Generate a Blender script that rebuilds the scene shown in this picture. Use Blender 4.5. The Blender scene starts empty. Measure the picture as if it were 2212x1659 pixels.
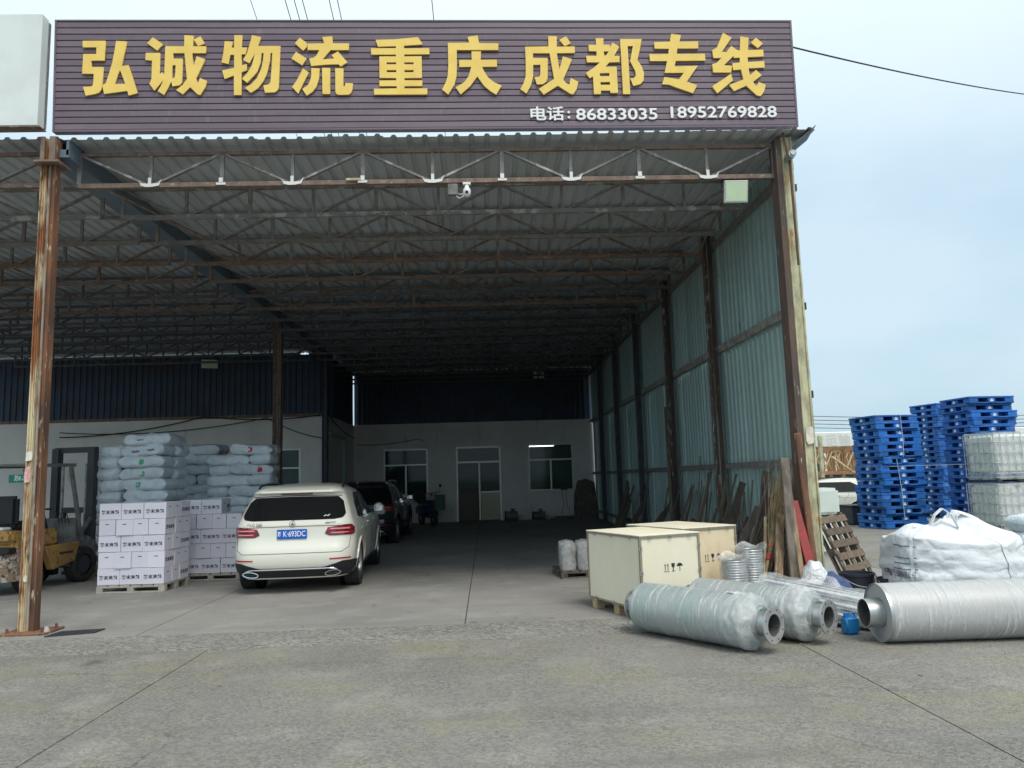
import bpy, bmesh, math, random
from math import sin, cos, pi, radians as R, atan2, sqrt
from mathutils import Vector, Matrix, noise

scene = bpy.context.scene
col = scene.collection
rnd = random.Random(7)

# ------------------------------------------------------------------ camera
YAW, PITCH, ROLL = R(2.15), R(7.15), R(1.7)
_f = Vector((sin(YAW)*cos(PITCH), cos(YAW)*cos(PITCH), sin(PITCH)))
_r = Vector((cos(YAW), -sin(YAW), 0)); _u = _r.cross(_f)
_r2 = cos(ROLL)*_r - sin(ROLL)*_u; _u2 = sin(ROLL)*_r + cos(ROLL)*_u
cam_d = bpy.data.cameras.new('camera'); cam = bpy.data.objects.new('camera', cam_d); col.objects.link(cam)
cam.matrix_world = Matrix(((_r2.x, _u2.x, -_f.x, 0), (_r2.y, _u2.y, -_f.y, 0), (_r2.z, _u2.z, -_f.z, 1.6), (0, 0, 0, 1)))
cam_d.sensor_width = 36; cam_d.lens = 36*1620/2212; cam_d.clip_start = .05; cam_d.clip_end = 3000
scene.camera = cam

# ------------------------------------------------------------------ sky, sun, exposure
SUN_EL, SUN_AZ = R(57), R(155)            # azimuth from +Y towards +X
world = bpy.data.worlds.new('World'); scene.world = world; world.use_nodes = True
nt = world.node_tree; nt.nodes.clear()
def wn(t, **k):
    n = nt.nodes.new(t)
    for a, b in k.items(): setattr(n, a, b)
    return n
sky = wn('ShaderNodeTexSky', sky_type='NISHITA', sun_disc=False, sun_elevation=SUN_EL, sun_rotation=SUN_AZ, air_density=1.4, dust_density=2.5, ozone_density=1.5)
tc = wn('ShaderNodeTexCoord'); mp = wn('ShaderNodeMapping'); mp.inputs['Scale'].default_value = (1.0, 1.0, 2.2)
nz = wn('ShaderNodeTexNoise'); nz.inputs['Scale'].default_value = 1.8; nz.inputs['Detail'].default_value = 5; nz.inputs['Roughness'].default_value = .5
cr = wn('ShaderNodeValToRGB'); e = cr.color_ramp.elements
e[0].position = .36; e[0].color = (2.75, 4.2, 5.15, 1); e[1].position = .62; e[1].color = (4.2, 5.2, 5.95, 1)
mx = wn('ShaderNodeMix', data_type='RGBA'); mx.inputs['Factor'].default_value = .86
bg = wn('ShaderNodeBackground'); bg.inputs['Strength'].default_value = .1
out = wn('ShaderNodeOutputWorld')
L = nt.links.new
L(tc.outputs['Generated'], mp.inputs['Vector']); L(mp.outputs[0], nz.inputs['Vector']); L(nz.outputs['Fac'], cr.inputs['Fac'])
sx_ = wn('ShaderNodeSeparateXYZ'); el = wn('ShaderNodeMapRange', interpolation_type='SMOOTHSTEP'); el.inputs['From Min'].default_value = .24; el.inputs['From Max'].default_value = .68
zm = wn('ShaderNodeMix', data_type='RGBA'); zm.inputs['B'].default_value = (6.9, 7.7, 7.95, 1)      # an overcast sky is palest overhead
L(tc.outputs['Generated'], sx_.inputs[0]); L(sx_.outputs['Z'], el.inputs['Value']); L(el.outputs[0], zm.inputs['Factor']); L(cr.outputs[0], zm.inputs['A'])
L(sky.outputs[0], mx.inputs['A']); L(zm.outputs['Result'], mx.inputs['B']); L(mx.outputs['Result'], bg.inputs['Color']); L(bg.outputs[0], out.inputs[0])
sd = bpy.data.lights.new('sun', 'SUN'); sd.energy = 1.35; sd.angle = R(25); sd.color = (1, .96, .88)
sun = bpy.data.objects.new('sun', sd); col.objects.link(sun)
_sv = Vector((sin(SUN_AZ)*cos(SUN_EL), cos(SUN_AZ)*cos(SUN_EL), sin(SUN_EL)))
sun.rotation_euler = _sv.to_track_quat('Z', 'Y').to_euler(); sun.location = _sv*60
vs = scene.view_settings; vs.view_transform = 'Standard'; vs.look = 'None'; vs.exposure = 0.74; vs.gamma = 1; vs.use_curve_mapping = False
scene.render.engine = 'CYCLES'
cy = scene.cycles; cy.use_denoising = True; cy.use_adaptive_sampling = True; cy.adaptive_threshold = .02; cy.max_bounces = 6; cy.diffuse_bounces = 4; cy.glossy_bounces = 3; cy.transmission_bounces = 4; cy.transparent_max_bounces = 8; cy.caustics_reflective = False; cy.caustics_refractive = False

# ------------------------------------------------------------------ helpers
class MB:
    "collects boxes, bars, tubes and grids; build() links them as ONE mesh object"
    def __init__(s): s.v, s.f = [], []
    def add(s, vs, fs):
        n = len(s.v); s.v += [tuple(p) for p in vs]; s.f += [tuple(i+n for i in q) for q in fs]; return s
    def box(s, c, d, rot=None):
        hx, hy, hz = d[0]/2, d[1]/2, d[2]/2; c = Vector(c)
        P = [Vector((x, y, z)) for x in (-hx, hx) for y in (-hy, hy) for z in (-hz, hz)]
        if rot is not None: P = [rot @ p for p in P]
        return s.add([c+p for p in P], [(0,1,3,2),(4,6,7,5),(0,4,5,1),(2,3,7,6),(0,2,6,4),(1,5,7,3)])
    def bar(s, p0, p1, w, h=None, up=(0,0,1)):
        p0, p1 = Vector(p0), Vector(p1); d = p1-p0; l = d.length; d.normalize(); u = Vector(up)
        if abs(d.dot(u)) > .98: u = Vector((0, 1, 0))
        a = d.cross(u).normalized(); b = a.cross(d)
        m = Matrix((d, a, b)).transposed()
        return s.box((p0+p1)/2, (l, w, h or w), m)
    def cyl(s, p0, p1, r0, r1=None, n=12, caps=True):
        p0, p1 = Vector(p0), Vector(p1); r1 = r0 if r1 is None else r1; d = (p1-p0).normalized()
        a = d.orthogonal().normalized(); b = d.cross(a); V = []
        for p, r in ((p0, r0), (p1, r1)): V += [p+r*(cos(2*pi*i/n)*a+sin(2*pi*i/n)*b) for i in range(n)]
        F = [(i, (i+1) % n, n+(i+1) % n, n+i) for i in range(n)]
        if caps: F += [tuple(range(n-1, -1, -1)), tuple(range(n, 2*n))]
        return s.add(V, F)
    def tube(s, pts, r, n=6, caps=True):
        pts = [Vector(p) for p in pts]; V = []; m = len(pts); prev = None
        for k, p in enumerate(pts):
            d = (pts[min(k+1, m-1)]-pts[max(k-1, 0)]).normalized()
            a = d.orthogonal().normalized() if prev is None else (prev-d*prev.dot(d)).normalized()
            prev = a; b = d.cross(a); rr = r[k] if isinstance(r, (list, tuple)) else r
            V += [p+rr*(cos(2*pi*i/n)*a+sin(2*pi*i/n)*b) for i in range(n)]
        F = [(k*n+i, k*n+(i+1) % n, (k+1)*n+(i+1) % n, (k+1)*n+i) for k in range(m-1) for i in range(n)]
        if caps: F += [tuple(range(n-1, -1, -1)), tuple(range((m-1)*n, m*n))]
        return s.add(V, F)
    def lathe(s, prof, n=32, axis='Z', o=(0, 0, 0), close=False):
        V = []; o = Vector(o)
        for i in range(n):
            t = 2*pi*i/n
            for r, h in prof:
                p = (r*cos(t), r*sin(t), h) if axis == 'Z' else ((h, r*cos(t), r*sin(t)) if axis == 'X' else (r*cos(t), h, r*sin(t)))
                V.append(o+Vector(p))
        m = len(prof); F = []
        for i in range(n):
            j = (i+1) % n
            for k in range(m if close else m-1):
                k2 = (k+1) % m; F.append((i*m+k, j*m+k, j*m+k2, i*m+k2))
        return s.add(V, F)
    def grid(s, fn, nu, nv, cu=False):
        V = [fn(i/(nu if cu else nu-1), j/(nv-1)) for i in range(nu) for j in range(nv)]
        F = [(i*nv+j, ((i+1) % nu)*nv+j, ((i+1) % nu)*nv+j+1, i*nv+j+1) for i in range(nu if cu else nu-1) for j in range(nv-1)]
        return s.add(V, F)
    def mesh(s, name, bevel=0, smooth=None, seg=1):
        me = bpy.data.meshes.new(name); me.from_pydata(s.v, [], s.f); bm = bmesh.new(); bm.from_mesh(me)
        bmesh.ops.recalc_face_normals(bm, faces=bm.faces)
        if bevel:
            ed = [q for q in bm.edges if len(q.link_faces) == 2 and q.calc_face_angle(0) > .5]
            bmesh.ops.bevel(bm, geom=ed, offset=bevel, segments=seg, affect='EDGES', clamp_overlap=True)
        bm.to_mesh(me); bm.free()
        if smooth is not None:
            me.polygons.foreach_set('use_smooth', [True]*len(me.polygons))
            if smooth < 179: me.set_sharp_from_angle(angle=R(smooth))
        return me
    def build(s, name, m, parent=None, bevel=0, smooth=None, seg=1, loc=None):
        return link(name, s.mesh(name, bevel, smooth, seg), m, parent, loc)
def link(name, me, m, parent=None, loc=None, rot=None):
    o = bpy.data.objects.new(name, me)
    if m is not None and not me.materials: me.materials.append(m)
    col.objects.link(o)
    if parent is not None: o.parent = parent
    if loc is not None: o.location = loc
    if rot is not None: o.rotation_euler = rot
    return o
def tag(o, label=None, cat=None, group=None, kind=None):
    if label: o['label'] = label
    if cat: o['category'] = cat
    if group: o['group'] = group
    if kind: o['kind'] = kind
    return o
def thing(name, label, cat, loc=(0, 0, 0), rz=0, group=None):
    o = bpy.data.objects.new(name, None); col.objects.link(o); o.location = loc; o.rotation_euler = (0, 0, rz); o.empty_display_size = .2
    return tag(o, label, cat, group)
def copy_tree(o, parent=None):
    c = o.copy(); col.objects.link(c); c.parent = parent
    for ch in list(o.children): copy_tree(ch, c)
    return c
def poly_mesh(name, loops, depth, off=0.0):
    "flat outline (with holes) made solid; lies in XZ, faces -Y"
    cu = bpy.data.curves.new(name, 'CURVE'); cu.dimensions = '2D'; cu.fill_mode = 'BOTH'; cu.extrude = depth/2; cu.offset = off
    for lp in loops:
        sp = cu.splines.new('POLY'); sp.points.add(len(lp)-1); sp.use_cyclic_u = True
        for q, p in zip(sp.points, lp): q.co = (p[0], p[1], 0, 1)
    return _curve_mesh(name, cu)
def _curve_mesh(name, cu):
    ob = bpy.data.objects.new(name, cu); col.objects.link(ob)
    dg = bpy.context.evaluated_depsgraph_get(); dg.update()
    me = bpy.data.meshes.new_from_object(ob.evaluated_get(dg)); bpy.data.objects.remove(ob); bpy.data.curves.remove(cu)
    me.transform(Matrix.Rotation(pi/2, 4, 'X')); me.name = name
    return me
def text_mesh(txt, size, bold=0.0, depth=.002, align='CENTER', space=1.0, sx=1.0):
    cu = bpy.data.curves.new('txt', 'FONT'); cu.body = txt; cu.size = size; cu.offset = bold; cu.extrude = depth/2; cu.align_x = align; cu.align_y = 'CENTER'; cu.space_character = space; cu.resolution_u = 3
    me = _curve_mesh('print', cu)
    if sx != 1: me.transform(Matrix.Diagonal((sx, 1, 1, 1)))
    return me

# ------------------------------------------------------------------ materials
def mat(name, c, rough=.7, metal=0, c2=None, scale=4, lo=.42, hi=.6, bump=0, bscale=40, spec=.4, stretch=(1, 1, 1), c3=None, s3=20, lo3=.6, hi3=.66, coat=0, trans=0, detail=6, vary=0, alpha=1, sheen=0, bdist=.01, sstretch3=None):
    m = bpy.data.materials.new(name); m.use_nodes = True; t = m.node_tree; N = t.nodes; LK = t.links.new; b = N['Principled BSDF']
    b.inputs['Roughness'].default_value = rough; b.inputs['Metallic'].default_value = metal; b.inputs['Specular IOR Level'].default_value = spec
    b.inputs['Coat Weight'].default_value = coat; b.inputs['Transmission Weight'].default_value = trans; b.inputs['Alpha'].default_value = alpha
    b.inputs['Base Color'].default_value = (*c, 1)
    tcn = N.new('ShaderNodeTexCoord'); oi = N.new('ShaderNodeObjectInfo')
    def vec(st):
        mpn = N.new('ShaderNodeMapping'); mpn.inputs['Scale'].default_value = st
        ad = N.new('ShaderNodeVectorMath'); ad.operation = 'ADD'
        ml = N.new('ShaderNodeMath'); ml.operation = 'MULTIPLY'; ml.inputs[1].default_value = 37.0; LK(oi.outputs['Random'], ml.inputs[0])
        LK(tcn.outputs['Object'], ad.inputs[0]); LK(ml.outputs[0], ad.inputs[1]); LK(ad.outputs[0], mpn.inputs[0]); return mpn.outputs[0]
    def ns(sc, st, dt=6):
        n = N.new('ShaderNodeTexNoise'); n.inputs['Scale'].default_value = sc; n.inputs['Detail'].default_value = dt; n.inputs['Roughness'].default_value = .6; LK(vec(st), n.inputs['Vector']); return n.outputs['Fac']
    def ramp(f, a, z):
        r = N.new('ShaderNodeMapRange'); r.inputs['From Min'].default_value = a; r.inputs['From Max'].default_value = z; LK(f, r.inputs['Value']); return r.outputs[0]
    cur = None
    def mixc(a, bcol, f):
        x = N.new('ShaderNodeMix'); x.data_type = 'RGBA'; LK(f, x.inputs['Factor'])
        if a is None: x.inputs['A'].default_value = (*c, 1)
        else: LK(a, x.inputs['A'])
        x.inputs['B'].default_value = (*bcol, 1); return x.outputs['Result']
    if c2: cur = mixc(cur, c2, ramp(ns(scale, stretch, detail), lo, hi))
    if c3: cur = mixc(cur, c3, ramp(ns(s3, sstretch3 or stretch, 4), lo3, hi3))
    if vary:
        h = N.new('ShaderNodeHueSaturation'); mr = N.new('ShaderNodeMapRange'); mr.inputs['To Min'].default_value = 1-vary; mr.inputs['To Max'].default_value = 1+vary
        LK(oi.outputs['Random'], mr.inputs['Value']); LK(mr.outputs[0], h.inputs['Value'])
        if cur is None: h.inputs['Color'].default_value = (*c, 1)
        else: LK(cur, h.inputs['Color'])
        cur = h.outputs[0]
    if cur is not None: LK(cur, b.inputs['Base Color'])
    if bump:
        bn = N.new('ShaderNodeBump'); bn.inputs['Strength'].default_value = bump; bn.inputs['Distance'].default_value = bdist; LK(ns(bscale, stretch, 5), bn.inputs['Height']); LK(bn.outputs[0], b.inputs['Normal'])
    return m
K = {}
K['steel_old'] = mat('steel_old', (.26, .25, .24), .65, .1, (.19, .165, .15), 9, c3=(.33, .32, .30), s3=30, bump=.2)
K['steel_mix'] = mat('steel_mix', (.24, .22, .21), .65, .1, (.46, .45, .43), 5, .52, .6, c3=(.18, .12, .09), s3=14)
K['steel_grey'] = mat('steel_grey', (.42, .42, .40), .6, .2, (.26, .22, .18), 7, c3=(.17, .11, .07), s3=25, lo3=.62, hi3=.7)
K['steel_rust'] = mat('steel_rust', (.25, .18, .14), .8, .1, (.17, .125, .10), 6, c3=(.36, .32, .28), s3=18)
K['rust_paint'] = mat('rust_paint', (.66, .58, .38), .7, 0, (.30, .125, .05), 5, .44, .56, bump=.3, bscale=60, stretch=(1, 1, .22), c3=(.14, .06, .035), s3=11, lo3=.56, hi3=.68, sstretch3=(1, 1, .35))
K['col_dark'] = mat('column_dark', (.105, .08, .07), .85, 0, (.16, .10, .075), 5, .45, .65, bump=.3, bscale=60, stretch=(1, 1, .25), c3=(.34, .32, .29), s3=18, lo3=.64, hi3=.7)
K['rust_dark'] = mat('rust_dark', (.24, .115, .06), .85, 0, (.11, .06, .045), 5, .4, .6, bump=.3, bscale=60, stretch=(1, 1, .25), c3=(.55, .47, .33), s3=16, lo3=.62, hi3=.7)
K['peel_grey'] = mat('peel_grey', (.40, .40, .37), .75, 0, (.20, .14, .10), 6, .5, .62, bump=.2, stretch=(1, 1, .3))
K['peel_wall'] = mat('peel_wall', (.13, .105, .09), .85, 0, (.55, .55, .52), 13, .56, .62, bump=.3, stretch=(1, 1, .45), c3=(.20, .09, .05), s3=9)
K['peel_yellow'] = mat('peel_yellow', (.56, .55, .36), .8, 0, (.33, .30, .19), 8, .42, .62, bump=.3, stretch=(1, 1, .4), c3=(.42, .24, .11), s3=7, lo3=.58, hi3=.68)
K['roof'] = mat('roof_sheet', (.49, .54, .57), .55, 0, (.45, .47, .48), 1.3, .35, .7, vary=.05)
K['roof_dark'] = mat('roof_dark', (.16, .21, .26), .6, .1, (.11, .14, .17), 1.2, .35, .7)
K['wall_sheet'] = mat('wall_sheet', (.37, .525, .51), .5, .0, (.30, .41, .40), 1.1, .35, .7, vary=.08, c3=(.24, .19, .14), s3=5, lo3=.66, hi3=.74, stretch=(1, 1, .4))
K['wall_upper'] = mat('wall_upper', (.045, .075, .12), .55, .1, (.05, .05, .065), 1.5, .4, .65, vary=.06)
K['plaster'] = mat('plaster', (.84, .81, .76), .9, 0, (.72, .69, .64), 1.2, .35, .7, c3=(.46, .43, .38), s3=2.2, lo3=.60, hi3=.8, sstretch3=(1, 1, .35), bump=.1)
K['white_panel'] = mat('white_panel', (.72, .77, .75), .45, 0, (.66, .70, .68), 1.5)
K['sign_slat'] = mat('sign_slat', (.150, .112, .145), .45, 0, (.180, .138, .168), 1.6, stretch=(.35, 1, 1), vary=.06, spec=.45, c3=(.24, .21, .21), s3=3, lo3=.6, hi3=.85, sstretch3=(6, 1, .3))
K['gold'] = mat('gold_letter', (.92, .66, .17), .55, 0, (.86, .60, .15), 3, spec=.35)
K['white_letter'] = mat('white_letter', (.86, .86, .84), .5)
K['dark_metal'] = mat('dark_metal', (.05, .05, .055), .5, .3)
K['black'] = mat('black_plastic', (.02, .02, .022), .55)
K['white_pl'] = mat('white_plastic', (.78, .78, .76), .45)
K['alu'] = mat('aluminium_frame', (.62, .62, .60), .4, .5)
K['galv'] = mat('galvanised', (.55, .57, .57), .38, .75, (.42, .44, .45), 5, .4, .6, bump=.05)
def glass_mat(name, c, rough=.05, alpha=.35):
    m = mat(name, c, rough, 0, spec=.4); b = m.node_tree.nodes['Principled BSDF']; b.inputs['Alpha'].default_value = alpha; return m
K['glass_dark'] = glass_mat('window_glass', (.03, .085, .07), .05, .62)
K['car_glass'] = glass_mat('car_glass', (.008, .009, .010), .04, .93)
K['wood'] = mat('timber', (.31, .215, .135), .85, 0, (.20, .135, .085), 6, stretch=(3, 3, .35), bump=.25, vary=.18)
K['wood_old'] = mat('timber_old', (.17, .145, .12), .9, 0, (.10, .08, .065), 6, stretch=(3, 3, .35), bump=.3, vary=.25, c3=(.32, .22, .13), s3=3, lo3=.55, hi3=.75)
K['wood_pale'] = mat('timber_pale', (.60, .46, .28), .85, 0, (.45, .32, .18), 5, bump=.2, vary=.15)
K['ply'] = mat('plywood', (.84, .79, .62), .7, 0, (.78, .71, .54), 2.2, .35, .7, stretch=(1, 1, .5), c3=(.76, .62, .42), s3=2.6, lo3=.58, hi3=.8, bump=.06, bscale=80)
K['ply_tan'] = mat('plywood_tan', (.80, .68, .47), .7, 0, (.74, .60, .40), 2.2, .35, .7, stretch=(1, 1, .5), c3=(.62, .45, .28), s3=2.2, lo3=.55, hi3=.8, bump=.06, bscale=80)
K['ply_edge'] = mat('plywood_edge', (.30, .27, .20), .6, .2)
K['carton'] = mat('carton_white', (.79, .74, .83), .6, 0, (.72, .73, .80), 1.6, .35, .7, vary=.06, c3=(.62, .58, .55), s3=7, lo3=.66, hi3=.8)
K['ink'] = mat('print_ink', (.03, .03, .035), .7)
K['sack'] = mat('woven_sack', (.72, .78, .82), .42, 0, (.60, .67, .72), 5, .4, .65, bump=1.0, bscale=9, bdist=.03, vary=.08, stretch=(.6, 2.2, 1))
K['pal_blue'] = mat('blue_plastic', (.018, .145, .49), .5, 0, (.018, .11, .36), 1.6, .4, .65, vary=.3, c3=(.17, .28, .44), s3=5, lo3=.56, hi3=.8)
LETTERS = [[[(0.332,1.15),(0.609,1.15),(0.605,0.89),(0.443,0.891),(0.445,0.807),(0.589,0.806),(0.58,0.573),(0.571,0.513),(0.544,0.473),(0.494,0.454),(0.381,0.433),(0.348,0.547),(0.437,0.549),(0.464,0.565),(0.473,0.622),(0.474,0.717),(0.333,0.72),(0.343,0.978),(0.502,0.978),(0.501,1.065),(0.334,1.065)],[(0.741,1.15),(0.871,1.141),(0.84,0.958),(0.808,0.816),(0.895,0.83),(1.017,0.465),(0.903,0.431),(0.887,0.493),(0.605,0.454),(0.58,0.568),(0.623,0.592),(0.656,0.703),(0.699,0.866),(0.725,1.029)],[(0.795,0.767),(0.861,0.585),(0.726,0.583)]],[[(1.192,1.196),(1.316,1.105),(1.248,1.02),(1.122,1.119)],[(1.108,0.99),(1.281,0.99),(1.276,0.703),(1.314,0.738),(1.338,0.703),(1.347,1.078),(1.58,1.077),(1.582,1.223),(1.693,1.215),(1.683,1.076),(1.85,1.076),(1.851,0.986),(1.681,0.986),(1.695,0.803),(1.735,0.945),(1.838,0.906),(1.765,0.726),(1.729,0.655),(1.737,0.617),(1.758,0.598),(1.778,0.658),(1.86,0.622),(1.848,0.545),(1.784,0.434),(1.751,0.44),(1.658,0.538),(1.567,0.443),(1.485,0.501),(1.566,0.569),(1.617,0.645),(1.584,0.987),(1.445,0.987),(1.446,0.913),(1.561,0.913),(1.558,0.601),(1.525,0.563),(1.439,0.55),(1.423,0.615),(1.393,0.542),(1.338,0.437),(1.258,0.488),(1.296,0.553),(1.328,0.632),(1.218,0.491),(1.156,0.584),(1.18,0.641),(1.185,0.889),(1.104,0.897)],[(1.439,0.828),(1.477,0.828),(1.471,0.678),(1.458,0.659),(1.43,0.656)],[(1.78,1.209),(1.837,1.115),(1.75,1.08),(1.698,1.165)]],[[(2.202,1.223),(2.301,1.223),(2.29,1.06),(2.358,1.06),(2.345,0.969),(2.293,0.969),(2.293,0.823),(2.355,0.839),(2.36,0.759),(2.293,0.732),(2.293,0.431),(2.198,0.432),(2.198,0.689),(2.082,0.643),(2.051,0.755),(2.2,0.79),(2.2,0.963),(2.153,0.963),(2.133,0.84),(2.045,0.862),(2.066,0.988),(2.083,1.145),(2.179,1.137),(2.164,1.057),(2.2,1.057)],[(2.425,1.223),(2.534,1.198),(2.493,1.079),(2.776,1.078),(2.756,0.53),(2.74,0.492),(2.704,0.465),(2.585,0.46),(2.564,0.559),(2.626,0.569),(2.652,0.597),(2.666,0.778),(2.677,0.987),(2.656,0.987),(2.648,0.888),(2.611,0.717),(2.564,0.613),(2.497,0.521),(2.409,0.458),(2.334,0.527),(2.414,0.576),(2.482,0.652),(2.539,0.778),(2.562,0.899),(2.568,0.987),(2.544,0.987),(2.531,0.861),(2.487,0.734),(2.363,0.592),(2.298,0.645),(2.373,0.735),(2.425,0.833),(2.459,0.979),(2.391,0.85),(2.311,0.894),(2.362,0.988),(2.394,1.104)]],[[(3.022,1.189),(3.113,1.117),(3.111,1.064),(3.063,1.017),(2.961,1.114)],[(2.974,1.0),(3.106,0.912),(3.051,0.821),(2.916,0.912)],[(3.061,0.782),(3.131,0.727),(2.999,0.444),(2.922,0.535),(2.979,0.617)],[(3.308,1.197),(3.431,1.208),(3.438,1.113),(3.643,1.113),(3.642,1.024),(3.411,1.025),(3.305,0.9),(3.454,0.911),(3.423,0.958),(3.502,1.005),(3.622,0.86),(3.532,0.805),(3.511,0.833),(3.346,0.831),(3.163,0.812),(3.14,0.912),(3.195,0.922),(3.232,0.953),(3.269,1.025),(3.12,1.025),(3.121,1.111),(3.33,1.114)],[(3.163,0.784),(3.267,0.781),(3.261,0.649),(3.229,0.539),(3.181,0.473),(3.105,0.419),(3.049,0.507),(3.119,0.556),(3.151,0.622),(3.165,0.693)],[(3.301,0.787),(3.401,0.784),(3.4,0.439),(3.303,0.44)],[(3.466,0.781),(3.568,0.78),(3.565,0.549),(3.576,0.535),(3.589,0.548),(3.592,0.584),(3.686,0.578),(3.68,0.498),(3.661,0.449),(3.629,0.43),(3.499,0.428),(3.473,0.444),(3.465,0.477)]],[[(3.983,1.16),(4.216,1.166),(4.525,1.196),(4.579,1.112),(4.579,1.098),(4.344,1.082),(4.344,1.045),(4.665,1.048),(4.669,0.966),(4.345,0.964),(4.344,0.936),(4.565,0.939),(4.566,0.649),(4.342,0.647),(4.341,0.617),(4.568,0.616),(4.567,0.541),(4.339,0.539),(4.339,0.509),(4.63,0.508),(4.628,0.427),(3.953,0.428),(3.952,0.505),(4.241,0.51),(4.239,0.54),(4.023,0.541),(4.022,0.616),(4.238,0.617),(4.236,0.648),(4.025,0.651),(4.027,0.937),(4.238,0.937),(4.239,0.962),(3.924,0.962),(3.923,1.046),(4.24,1.048),(4.241,1.076),(4.011,1.068)],[(4.118,0.859),(4.24,0.859),(4.239,0.831),(4.118,0.831)],[(4.343,0.859),(4.462,0.858),(4.462,0.83),(4.342,0.831)],[(4.119,0.756),(4.24,0.756),(4.24,0.725),(4.119,0.726)],[(4.344,0.756),(4.46,0.755),(4.459,0.725),(4.343,0.725)]],[[(4.907,1.117),(5.183,1.12),(5.166,1.198),(5.293,1.218),(5.311,1.114),(5.561,1.111),(5.556,1.021),(5.02,1.022),(5.017,0.826),(5.008,0.67),(4.979,0.559),(4.896,0.423),(4.818,0.493),(4.868,0.587),(4.894,0.67),(4.905,0.798)],[(5.209,1.002),(5.332,1.002),(5.324,0.887),(5.533,0.889),(5.533,0.796),(5.34,0.794),(5.362,0.741),(5.413,0.652),(5.492,0.584),(5.584,0.542),(5.511,0.42),(5.445,0.462),(5.357,0.54),(5.275,0.666),(5.186,0.541),(5.055,0.425),(4.994,0.52),(5.102,0.586),(5.163,0.669),(5.201,0.795),(5.046,0.792),(5.048,0.887),(5.209,0.887)]],[[(5.905,1.065),(6.211,1.068),(6.214,1.209),(6.325,1.206),(6.317,1.065),(6.553,1.067),(6.553,0.979),(6.316,0.977),(6.343,0.757),(6.393,0.932),(6.511,0.895),(6.387,0.62),(6.42,0.572),(6.463,0.549),(6.485,0.639),(6.581,0.588),(6.558,0.49),(6.509,0.418),(6.469,0.429),(6.313,0.536),(6.126,0.417),(6.066,0.495),(6.268,0.629),(6.221,0.977),(6.005,0.978),(6.003,0.913),(6.195,0.91),(6.185,0.643),(6.167,0.593),(6.123,0.559),(6.042,0.554),(6.015,0.655),(6.072,0.657),(6.089,0.677),(6.097,0.82),(6.002,0.82),(5.997,0.666),(5.966,0.549),(5.903,0.432),(5.824,0.494),(5.87,0.572),(5.9,0.666),(5.907,0.88)],[(6.447,1.206),(6.503,1.112),(6.423,1.073),(6.356,1.158)]],[[(6.837,1.18),(6.938,1.18),(6.931,1.092),(7.016,1.089),(7.017,1.052),(7.053,1.12),(7.141,1.063),(7.067,0.939),(7.138,0.936),(7.134,0.854),(7.0,0.851),(6.946,0.792),(7.093,0.792),(7.096,0.437),(6.998,0.435),(6.994,0.468),(6.875,0.469),(6.87,0.421),(6.78,0.422),(6.777,0.66),(6.732,0.635),(6.686,0.708),(6.79,0.776),(6.875,0.849),(6.706,0.852),(6.701,0.94),(6.837,0.939),(6.837,1.002),(6.737,1.005),(6.737,1.09),(6.838,1.089)],[(6.933,1.001),(7.001,1.001),(6.958,0.942),(6.936,0.945)],[(6.868,0.705),(6.994,0.707),(6.992,0.662),(6.869,0.663)],[(6.871,0.584),(6.997,0.586),(6.995,0.544),(6.872,0.545)],[(7.157,1.169),(7.442,1.168),(7.408,1.018),(7.371,0.881),(7.424,0.791),(7.45,0.706),(7.44,0.604),(7.397,0.554),(7.302,0.529),(7.266,0.63),(7.313,0.636),(7.342,0.672),(7.337,0.734),(7.274,0.865),(7.32,1.072),(7.251,1.072),(7.256,0.419),(7.161,0.42)]],[[(7.838,1.239),(7.965,1.222),(7.943,1.131),(8.19,1.136),(8.19,1.039),(7.908,1.037),(7.898,0.963),(8.272,0.965),(8.275,0.871),(7.88,0.869),(7.859,0.792),(8.169,0.8),(8.011,0.585),(8.146,0.536),(8.085,0.426),(7.896,0.495),(7.772,0.544),(7.682,0.55),(7.717,0.648),(7.908,0.616),(7.976,0.704),(7.723,0.705),(7.764,0.866),(7.538,0.867),(7.535,0.96),(7.785,0.963),(7.797,1.034),(7.607,1.037),(7.606,1.125),(7.816,1.131)]],[[(8.531,1.251),(8.644,1.187),(8.502,0.993),(8.56,0.987),(8.632,1.073),(8.704,1.015),(8.748,1.009),(8.765,1.204),(8.873,1.184),(8.852,1.015),(9.059,1.02),(9.059,0.926),(8.843,0.918),(8.842,0.849),(9.063,0.863),(9.063,0.774),(8.845,0.764),(8.858,0.669),(8.944,0.74),(9.017,0.669),(8.895,0.578),(8.92,0.538),(8.947,0.524),(8.972,0.575),(9.062,0.538),(9.037,0.45),(8.988,0.382),(8.933,0.394),(8.8,0.525),(8.634,0.452),(8.573,0.537),(8.769,0.61),(8.743,0.747),(8.637,0.739),(8.634,0.833),(8.735,0.844),(8.737,0.912),(8.656,0.907),(8.654,0.935),(8.519,0.807),(8.627,0.798),(8.608,0.707),(8.369,0.708),(8.364,0.822),(8.421,0.839),(8.491,0.907),(8.383,0.907),(8.375,1.016),(8.438,1.05),(8.476,1.13)],[(8.604,0.69),(8.626,0.599),(8.408,0.422),(8.345,0.521),(8.502,0.617)],[(8.969,1.187),(9.059,1.106),(8.99,1.041),(8.9,1.118)]]]
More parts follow.
